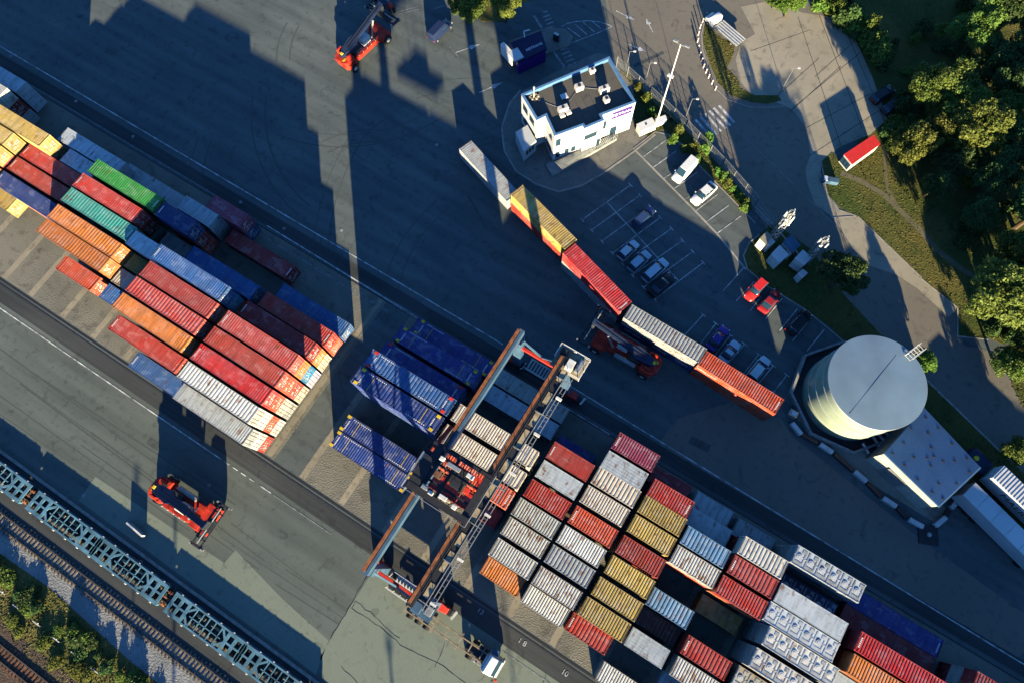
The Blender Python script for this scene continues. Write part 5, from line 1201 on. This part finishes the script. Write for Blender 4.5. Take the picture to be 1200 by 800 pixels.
# open steel stairs between tank and hall
sr = empty('steel_stair', (0,0,0), 0, 'dark pit with pale steel stair frames between the tank and the hall', 'stairs')
for k, (p, q) in enumerate([((1011,519),(1018,531)),((1023,511),(1031,523)),((1029,508),(1038,518)),((1036,504),(1044,513))]):
    a_ = G(*p,1.0); b2 = G(*q,1.0); MB().bar((*a_,1.0),(*b2,1.0),.35,.1).build('tread', M['silo'], sr)
MB().prism(ccw(PG([(1009,517),(1018,534),(1036,527),(1052,508),(1040,500)])), .02, .12).build('pit_floor', M['cdark'], sr)
struct(MB().sheet(PG([(936,478),(935,492),(962,510),(985,535),(1010,560),(1060,590),(1095,612),(1115,600),(1040,540),(1020,520),(992,520),(960,512),(944,497)]), .012).build('hardstanding', M['slabs']))
# concrete blocks of the low barrier, pale and dark in turn
bl = [((929,497),(937,507)),((959,519),(977,531)),((1000,551),(1016,565)),((1033,582),(1051,594)),((1063,607),(1083,618)),((1095,616),(1108,605)),((1113,596),(1126,581))]
for i, (p, q) in enumerate(bl):
    a_ = Vector(G(*p,.4)); b_ = Vector(G(*q,.4)); d = b_-a_; o = MB().box(-1,1,-.32,.32,.02,.75).build('barrier_block', M['offw'], None, bevel=.05)
    o.location = (*((a_+b_)/2), 0); o.rotation_euler.z = math.atan2(d.y,d.x)
    tag(o, 'pale concrete barrier block in the line past the tank and hall', 'barrier block', 'pale barrier blocks in a broken line')
    if i:
        a0 = Vector(G(*bl[i-1][1],.3)); d2 = a_-a0
        if d2.length > 1 and i != 5:
            o = MB().box(-d2.length/2+.1,d2.length/2-.1,-.3,.3,.02,.55).build('barrier_block', M['cdark'], None, bevel=.05); o.location = (*((a_+a0)/2),0); o.rotation_euler.z = math.atan2(d2.y,d2.x)
            tag(o, 'dark barrier segment between two pale blocks past the tank', 'barrier block', 'dark barrier segments in a broken line')
g_ = G(930,484,1); o = MB().box(-.6,.6,-.5,.5,0,1.1).build('cabinet', M['steel'], None, bevel=.05); o.location=(g_[0],g_[1],.02); MB().box(-.3,.4,-.3,.3,1.1,1.2).build('lid', M['white'], o); tag(o,'small grey box cabinet between the screen end and the octagonal wall','cabinet')
g_ = G(1088,626,.2); o = MB().box(-1.3,1.3,-1.3,1.3,.0,.22).build('kerb_base', M['cdark'], None, bevel=.05); o.location=(g_[0],g_[1],0); o.rotation_euler.z=R(25); MB().tube((0,0,.22),(0,0,.5),.3,n=12).build('post', M['steel'], o); tag(o,'dark square kerb base with a post stub at the barrier corner','post base')
# lorries parked at the right
def semi(pr, za, ang, L_, W_, H_, lab, ribbed, words, roofcol):
    o = empty('semi_trailer', (*G(*pr,za),0), ang, lab, 'trailer')
    b = MB(); b.box(0,L_,-W_/2,W_/2,1.1,H_); bo = b.build('body', M[roofcol], o, bevel=.04)
    if ribbed:
        r = MB()
        for k in range(int(L_/.45)): r.box(.3+k*.45,.52+k*.45,-W_/2+.08,W_/2-.08,H_+.002,H_+.05)
        r.build('roof_rib', M['offw'], bo)
    else:
        r = MB()
        for k in range(1,6): r.box(k*L_/6-.02,k*L_/6+.02,-W_/2+.05,W_/2-.05,H_+.002,H_+.02); 
        r.build('roof_seam', M['steel'], bo)
    MB().box(.1,L_-.1,-.5,.5,.75,1.08).build('chassis', M['dark'], o)
    for x in (1.6,2.9,4.2,L_-2.0):
        for s in (-1,1):
            y0,y1=sorted((s*.8,s*1.2)); wh=MB().tube((x,y0,.5),(x,y1,.5),.5,n=16).build('wheel',M['black'],o)
    for w_, x, z, sz, mm in words: text_obj(w_, sz, 'lettering', M[mm], bo, (x,-W_/2-.012,z), (R(90),0,0), .006)
    return o
d_ = Vector(G(1200,632,4.0))-Vector(G(1137,570,4.0)); an = math.atan2(d_.y,d_.x)
semi((1136,572),4.0,an,13.6,2.55,4.0,'white smooth-roofed trailer nearest the barrier blocks',False,[],'silo')
semi((1170,552),4.0,an,13.6,2.55,4.0,'white ribbed trailer with dark side letters behind the smooth one',True,[('MAERSK',5.4,2.6,1.5,'dark'),],'white')
g_=G(1146,540,1.8); o=MB().box(-1.6,1.6,-1.3,1.3,.5,2.2).build('tank_trailer', M['rsboom'], None, bevel=.5); o.location=(g_[0],g_[1],.1); o.rotation_euler.z=an
MB().tube((-.6,-.2,2.2),(-.6,-.2,2.45),.35,n=12).build('hatch', M['yellow'], o); MB().box(-1.4,1.4,-.6,.6,.0,.5).build('chassis', M['dark'], o); tag(o,'dark blue truck cab with yellowish hatch beside the hall corner','truck')

# ------------------------------------------------------------ red canopy, telecom cabinets and towers
cn = ccw(PG([(989,181),(1024,158),(1032,169),(999,193)], 2.2)); ca = empty('red_hut', (0,0,0), 0, 'compact hut with flat bright red roof and white glazed end beside the park trees', 'hut')
MB().prism(inset(cn,.06), .02, 2.08).build('wall', M['offw'], ca); MB().prism(cn, 2.08, 2.22).build('roof', M['canopy'], ca, bevel=.03)
A_ = Vector(G(989,181,2.2)); B_ = Vector(G(999,193,2.2))
if (B_-A_).dot(Vector((1,-.2))) < 0: A_, B_ = B_, A_
for k in range(3): wall_rect(A_, B_, .08+k*.31, .30+k*.31, .4, 1.9, .03, 'window', M['glass'], ca); 
g_=G(974,210,1); o=MB().box(-.5,.5,-1.3,1.3,.1,.9).build('rain_barrel_cart', M['cblue'], None, bevel=.12); o.name='hand_cart'; o.location=(g_[0],g_[1],.05); o.rotation_euler.z=R(110)
MB().box(-.4,.4,.5,1.1,.9,1.0).build('lid', M['white'], o); tag(o,'small blue and white cart standing on the grass by the red hut','cart')
for px, py, s, h, lb in ((926,297,3.6,2.6,'dull blue cabin behind the paler one between the antenna towers'),(913,298,3.0,2.4,'x'),):
    pass
z86 = Z(860,250,10)
for quad, h, m_, lb in ((((440,478),(538,378),(640,486),(530,582)),2.6,'silo','pale square cabin on the grass between the two antenna towers'),
                        (((580,340),(672,255),(780,372),(684,466)),2.6,'cblue','dull blue square cabin nearest the road between the towers'),
                        (((715,530),(810,432),(910,520),(830,605)),2.8,'silo','pale cabin at the foot of the tower nearer the dark tree'),
                        (((750,700),(808,655),(865,700),(800,765)),2.0,'silo','small pale cabinet below the cabin near the dark tree'),
                        (((380,340),(440,290),(484,338),(420,392)),2.2,'silo','small pale cabinet at the foot of the tower by the bays'),
                        (((305,295),(385,215),(450,280),(372,362)),2.6,'beam','beige slatted cabin at the grassy tip beside the bays')):
    q_ = ccw(PG(z86(*quad), h)); c0 = sum((Vector(p) for p in q_), Vector((0,0)))/4
    o = MB().prism([(p[0]-c0.x,p[1]-c0.y) for p in q_], .0, h-.12).build('equipment_cabin', M['offw'], None, bevel=.03); o.location = (*c0,.03)
    MB().prism([((p[0]-c0.x)*1.05,(p[1]-c0.y)*1.05) for p in q_], h-.12, h).build('roof', M[m_], o); tag(o, lb, 'cabin')
def tower(base, top_h, lab):
    o = empty('antenna_tower', (*base,.03), R(20), lab, 'antenna tower')
    b = MB(); H_ = top_h
    for x, y in ((-.5,-.5),(.5,-.5),(.5,.5),(-.5,.5)): b.bar((x,y,0),(x*.6,y*.6,H_),.12)
    n = int(H_/1.2)
    for k in range(n):
        f0, f1 = k/n, (k+1)/n
        for (x0,y0),(x1,y1) in (((-.5,-.5),(.5,-.5)),((.5,-.5),(.5,.5)),((.5,.5),(-.5,.5)),((-.5,.5),(-.5,-.5))):
            b.bar((x0*(1-.4*f0),y0*(1-.4*f0),H_*f0),(x1*(1-.4*f1),y1*(1-.4*f1),H_*f1),.06)
            b.bar((x0*(1-.4*f1),y0*(1-.4*f1),H_*f1),(x1*(1-.4*f1),y1*(1-.4*f1),H_*f1),.06)
    b.build('lattice', M['steel'], o)
    for k in range(6):
        t = k*math.pi/3; z = H_-(.8 if k % 2 else 2.6); r = .7
        MB().bar((0,0,z),(r*math.cos(t),r*math.sin(t),z),.08).build('bracket', M['offw'], o)
        MB().box(r*math.cos(t)-.1,r*math.cos(t)+.1,r*math.sin(t)-.1,r*math.sin(t)+.1,z-.6,z+.6).build('antenna', M['silo'], o)
    for k, z in enumerate((H_*.62,H_*.75,H_*.85)):
        t = k*2.1; MB().tube((.5*math.cos(t),.5*math.sin(t),z),(.8*math.cos(t),.8*math.sin(t),z),.2,n=14).build('dish', M['silo'], o)
    return o
tower(G(902,283), 9.5, 'lattice antenna tower with white aerials beside the parking bays, nearer the office')
tower(G(943,307), 8.0, 'lattice antenna tower with white aerials beside the dark tree')
# ------------------------------------------------------------ tall mast, lamp posts, fence, bollards
mb_ = Vector(G(767,152)); mo = empty('light_mast', (*mb_,.03), 0, 'tall white light mast rising from the grass beside the office', 'mast')
MB().tube((0,0,0),(0,0,19.6),.13,.06,n=10).build('pole', M['white'], mo)
for s in (-1,1):
    MB().bar((0,0,19.4),(s*.9,.3,19.5),.08).build('arm', M['steel'], mo); MB().box(s*.9-.35,s*.9+.35,.1,.5,19.4,19.6).build('lamp_head', M['steel'], mo, bevel=.04)
MB().box(-.5,.4,-.2,.2,13.0,13.25).build('side_lamp', M['offw'], mo)
def lamp_post(p, h, lab, grp='slim lamp posts along the road fence', m_='offw'):
    o = empty('lamp_post', (*p,.02), R(20), lab, 'lamp post', grp)
    MB().tube((0,0,0),(0,0,h),.045,.03,n=8).build('pole', M['steel'], o); MB().bar((0,0,h),(.7,.1,h+.1),.05).build('arm', M['steel'], o)
    MB().box(.55,1.0,-.08,.24,h+.08,h+.18).build('lamp_head', M[m_], o, bevel=.04)
for px, py in ((756,98),(803,139),(733,85)): lamp_post(G(px,py), 5.0, 'slim lamp post with pale head standing outside the road fence')
lamp_post(G(917,104), 5.0, 'single lamp post in the shade of the round slab plaza', None)
# masts standing south of the yard whose long shadows cross the lane
shd = Vector((math.cos(R(SH_AZ)), math.sin(R(SH_AZ)))); LT = 1/math.tan(R(SUN_EL))
for (px, py), h, r in (((206,548),17,.24),((456,757),14,.22),((160,560),16,.13),((590,705),22,.16)):
    p = Vector(G(px,py))-shd*h*LT
    if p.y > -45: continue
    o = empty('light_mast', (*p,0), 0, 'steel light mast standing beyond the main line, outside the photo', 'mast', 'light masts beyond the main line'); MB().tube((0,0,0),(0,0,h),r,r*.7,n=8).build('pole', M['steel'], o); MB().box(-.5,.5,-.3,.3,h,h+.2).build('lamp_head', M['steel'], o)
def fence(pts, h, lab, step=2.5, m_='steel', wires=True):
    P0 = [Vector(G(*p)) for p in pts]; o = empty('mesh_fence', (*P0[0],0), 0, lab, 'fence'); b = MB(); pst = []
    for a_, c_ in zip(P0[:-1], P0[1:]):
        a2 = a_-P0[0]; c2 = c_-P0[0]; L_ = (c2-a2).length; n = max(1,int(L_/step))
        for k in range(n+1):
            p = a2.lerp(c2, k/n); MB().bar((*p,0),(*p,h),.09).build('post', M[m_], o)
        for z in (.1,h*.5,h-.05): b.bar((*a2,z),(*c2,z),.035)
        if wires:
            for k in range(int(L_/.28)):
                p = a2.lerp(c2, k*.28/L_); b.bar((*p,.1),(*p,h),.014)
            for z in np.arange(.3,h,.3): b.bar((*a2,z),(*c2,z),.012)
    b.build('wire_mesh', M[m_], o)
fence([(722,79),(760,113),(802,152),(845,196),(884,241)], 2.6, 'tall mesh fence between the planted strip and the road')
fence([(884,241),(905,268)], 2.2, 'short mesh fence panel between the hedge end and the tower cabins')
bp = [(827,20),(823,27),(820,34),(818,42),(817,50),(818,58),(820,66),(822,73),(824,80),(827,86),(830,92),(834,99),(838,106)]
for px, py in bp:
    g_ = G(px,py); o = MB().tube((0,0,0),(0,0,1.0),.09,n=8).build('bollard', M['white']); o.location = (*g_,.02)
    MB().tube((0,0,.55),(0,0,.75),.1,n=8).build('red_band', M['redp'], o); tag(o,'red and white bollard on the kerb of the curved road edge','bollard','bollards along the curved road edge')

# ------------------------------------------------------------ trees and shrubs
def leafcloud(lobes, n, size, seed, flat=.6):
    r = random.Random(seed); v = []; f = []
    tot = sum(l[3]**2 for l in lobes)
    for cx, cy, cz, rad in lobes:
        k = int(n*rad**2/tot)
        for _ in range(k):
            while True:
                d = Vector((r.gauss(0,1), r.gauss(0,1), r.gauss(0,1)))
                if d.length > .1: break
            d.normalize(); rr_ = rad*(r.uniform(.45,1)**.45)*(1+.18*math.sin(5*d.x+seed)+.15*math.sin(7*d.y+cx))
            p = Vector((cx,cy,cz))+Vector((d.x*rr_,d.y*rr_,d.z*rr_*.8))
            if p.z < .05: p.z = r.uniform(.05,.3)
            nrm = (d*.6+Vector((r.gauss(0,.6),r.gauss(0,.6),r.gauss(0,.6)+.3))).normalized()
            a_ = nrm.cross(Vector((r.gauss(0,1),r.gauss(0,1),r.gauss(0,1)))).normalized(); b_ = nrm.cross(a_); s = size*r.uniform(.6,1.3)
            i = len(v); v += [p-a_*s*.5-b_*s*.25, p+b_*-s*.05+a_*s*.55, p+a_*s*.1+b_*s*.5, p-a_*s*.45+b_*s*.3]; f.append((i,i+1,i+2,i+3))
    me = bpy.data.meshes.new('crown'); me.from_pydata([tuple(q) for q in v], [], f); me.update(); return me
def tree_kind(seed, h, rad, n, size):
    r = random.Random(seed); lobes = [(0,0,h*.66,rad*.62)]
    for k in range(9):
        t = k*2.4+r.uniform(-.4,.4); q = rad*r.uniform(.45,.78); lobes.append((q*math.cos(t), q*math.sin(t), h*r.uniform(.42,.82), rad*r.uniform(.26,.46)))
    for k in range(3): lobes.append((rad*r.uniform(-.3,.3), rad*r.uniform(-.3,.3), h*r.uniform(.85,.95), rad*.3))
    b = MB(); b.tube((0,0,0),(0,0,h*.45),rad*.075,rad*.05,n=9); b.tube((0,0,h*.45),(rad*.05,0,h*.8),rad*.05,rad*.015,n=7)
    for l in lobes[1:10]: b.tube((0,0,h*r.uniform(.25,.45)),(l[0]*.9,l[1]*.9,l[2]),rad*.028,rad*.008,n=6)
    return leafcloud(lobes, n, size, seed), b.mesh('trunk')
TK = [tree_kind(11,9,4.4,14000,.30), tree_kind(23,8,3.9,12000,.28), tree_kind(37,11,5.0,17000,.32), tree_kind(53,7,3.1,8500,.26)]
SHR = [leafcloud([(0,0,.6,.8),(.5,.2,.5,.55),(-.5,-.3,.45,.5),(.1,-.5,.7,.45)], 900, .20, 5), leafcloud([(0,0,.9,.7),(.1,.1,1.5,.45),(-.3,.2,.6,.5)], 900, .20, 9)]
for k, t in enumerate(TK): t[1].materials.append(M['wood'])
def plant_tree(px, py, kind, s, leaf, lab, grp=None, zc=None, xy=None, sz=None):
    h = [9,8,11,7][kind]*s
    g_ = xy or G(px, py, zc if zc is not None else h*.62)
    o = empty('deciduous_tree', (*g_,.02), rnd.uniform(0,6.28), lab, 'tree', grp)
    c = inst(TK[kind][0], 'crown', LEAF[leaf], o); t = inst(TK[kind][1], 'trunk', None, o)
    o.scale = (s,s,(sz or s)); return o
for px, py, k, s, lf, lb in [
 (1125,120,2,.8,0,'green tree squeezed between the two largest sunlit park trees'),(1100,150,1,.9,2,'yellow green tree between the hut tree and the largest park tree'),(1178,130,1,1.0,0,'green tree right of the largest yellow green park tree'),(1104,98,0,1.05,0,'sunlit green tree in the park closest to the dark cars'),(1150,148,2,.95,2,'large yellow green tree in the middle of the park trees'),(1072,168,1,1.0,2,'leafy tree overhanging the red hut'),
 (1150,28,0,1.0,0,'green tree near the top edge of the park with bare ground beside it'),(1172,72,1,1.0,1,'darker tree under the top park tree'),(1192,96,0,1.0,1,'dark tree at the photo edge, below the top park trees'),
 (1192,10,2,1.0,1,'dark tree cut by the top corner of the photo'),(1120,190,3,1.0,1,'small dark tree below the large yellow green tree'),(1168,205,1,1.0,1,'dark tree right below the large yellow green tree, beside the shaded clearing'),
 (1196,170,2,.9,1,'dark tree at the photo edge beside the shaded clearing'),(1150,247,3,.9,1,'round dark bushy tree in the shaded meadow'),(1162,216,3,.4,3,'small fresh green sapling above the round bushy tree'),
 (1180,345,2,1.05,2,'spreading yellow green tree where the path meets the asphalt'),(1192,290,1,.9,2,'yellow green tree at the photo edge above the spreading one'),(1193,428,3,1.0,0,'leafy tree at the photo edge beside the side road'),
 (990,321,1,1.0,1,'round dark tree standing between the tower cabins and the road'),(1084,425,3,.65,3,'small bright green tree behind the round tank gantry'),
 (545,5,3,1.0,0,'green tree at the top photo edge nearer the blue van'),(592,4,3,1.0,2,'green tree at the top photo edge nearer the gatehouse'),
 (1100,215,3,.9,1,'small dark tree at the meadow edge below the tree over the red hut'),
 (928,2,3,.8,3,'fresh green tree at the top edge beside the slab plaza'),(912,-6,3,.7,3,'fresh green shrub-like tree cut by the top edge'),
 (1190,528,3,.7,0,'small tree beside the ribbed trailer at the photo edge')]:
    plant_tree(px, py, k, s, lf, lb, 'trees around the yard')
# park trees that stand outside the picture and shade the meadow
for px, py, k, s in ((1230,240,2,1.1),(1240,330,2,1.0),(1215,385,1,1.0),(1250,150,2,1.1),(1225,60,0,1.1),(1260,420,2,1.1)):
    plant_tree(px, py, k, s, 1, 'park tree standing just beyond the photo edge', 'park trees beyond the photo edge')
_hk = 0
def shrub(px, py, k, s, lf, lab, grp, xy=None):
    g_ = xy or G(px, py, .4*s)
    o = bpy.data.objects.new('shrub', SHR[k]); COL.objects.link(o); o.location = (*g_,.02); o.scale = (s,s,s*rnd.uniform(.8,1.2)*(.55 if xy else 1)); o.rotation_euler.z = rnd.uniform(0,6.28)
    if not SHR[k].materials: SHR[k].materials.append(LEAF[0])
    o.material_slots[0].link = 'OBJECT'; o.material_slots[0].material = LEAF[lf]; tag(o, lab, 'shrub', grp)
for i in range(26):    # the dense hedge between plaza and wood
    t = i/25; x = 965+t*68+rnd.uniform(-5,5); y = 2+t*68+rnd.uniform(-6,6)-8*math.sin(t*3)
    shrub(x, y, i % 2, rnd.uniform(1.5,2.4), rnd.choice((0,0,1,3)), 'leafy shrub in the dense hedge between the plaza and the wood', 'shrubs of the hedge by the plaza')
for x, y, lf in ((829,165,3),(815,189,3),(811,176,2),(826,176,3),(841,203,3),(848,210,0),(858,222,3),(866,232,3),(874,238,0),(788,167,3),(801,176,0),(795,155,2),(757,118,2),(748,104,2),(768,140,2),(762,132,3),(870,246,0),(852,218,2)):
    shrub(x, y, 1, rnd.uniform(.8,1.25), lf, 'small clipped shrub in the planted strip along the mesh fence', 'shrubs in the planted strip along the fence')
for i in range(38):    # weedy bushes on the railway verge
    u = rnd.uniform(-75,-30); v = -40.1-(u+75)*.012+rnd.gauss(0,.6)
    shrub(0,0,i % 2, rnd.uniform(.8,1.5), rnd.choice((1,1,0)), 'dark bush on the slope between ballast and weedy verge', 'bushes on the railway slope', xy=(u,v))
for i in range(9):
    u = rnd.uniform(-72,-34); v = -43.6+rnd.gauss(0,.35)
    shrub(0,0,0, rnd.uniform(.6,1.2), rnd.choice((2,2,0)), 'low yellowish bush at the foot of the verge by the main line', 'low bushes beside the main line', xy=(u,v))
for i in range(40):
    x, y = rnd.choice(((1048,120),(1060,60),(1075,90),(1090,30),(1110,60),(1100,140),(1050,30),(1080,150),(1120,20),(1168,372),(1185,395),(1140,262),(1120,205),(1090,125),(1135,275),(1180,250),(1050,150),(1045,170)));
    shrub(x+rnd.uniform(-16,16), y+rnd.uniform(-12,12), i % 2, rnd.uniform(.9,2.0), rnd.choice((1,1,1,0)), 'low bush growing under the park trees', 'bushes under the park trees')
# grass tufts: one uncountable ground cover per area
def inside(p, poly):
    c = False; n = len(poly)
    for i in range(n):
        x0,y0 = poly[i]; x1,y1 = poly[(i+1)%n]
        if (y0 > p[1]) != (y1 > p[1]) and p[0] < (x1-x0)*(p[1]-y0)/(y1-y0)+x0: c = not c
    return c
tm = [mat('tuft_green', (.085,.12,.028), .8, var=.3, scale=.3, col2=(.17,.14,.04)), mat('tuft_dry', (.20,.17,.05), .8, var=.3, scale=.3, col2=(.08,.10,.025))]
def tufts(poly, n, m_, name, h=.07):
    xs = [p[0] for p in poly]; ys = [p[1] for p in poly]; b = MB(); k = 0; v = []; f = []
    for _ in range(n*4):
        if k >= n: break
        p = (rnd.uniform(min(xs),max(xs)), rnd.uniform(min(ys),max(ys)))
        if not inside(p, poly): continue
        k += 1; t = rnd.uniform(0,6.28); s = rnd.uniform(.1,.28); hh = h*rnd.uniform(.4,1.3); lean = rnd.uniform(-.15,.15)
        i = len(v); v += [(p[0]-s*math.cos(t),p[1]-s*math.sin(t),.02),(p[0]+s*math.cos(t),p[1]+s*math.sin(t),.02),(p[0]+s*.6*math.cos(t)+lean,p[1]+s*.6*math.sin(t)+lean,hh),(p[0]-s*.6*math.cos(t)+lean,p[1]-s*.6*math.sin(t),hh)]; f.append((i,i+1,i+2,i+3))
    me = bpy.data.meshes.new(name); me.from_pydata(v,[],f); me.materials.append(tm[m_]); o = bpy.data.objects.new(name, me); COL.objects.link(o); tag(o, kind='stuff')
tufts(park, 16000, 0, 'grass_cover'); tufts(park, 3000, 1, 'grass_cover'); tufts(isl, 700, 1, 'grass_cover'); tufts(strip3, 6000, 0, 'grass_cover'); tufts(strip4, 2500, 0, 'grass_cover')
tufts(strip5, 900, 1, 'grass_cover'); tufts(left_v, 5000, 1, 'grass_cover'); tufts(left_v, 2500, 0, 'grass_cover'); tufts(corner, 1500, 0, 'grass_cover'); tufts(topv, 2000, 1, 'grass_cover')
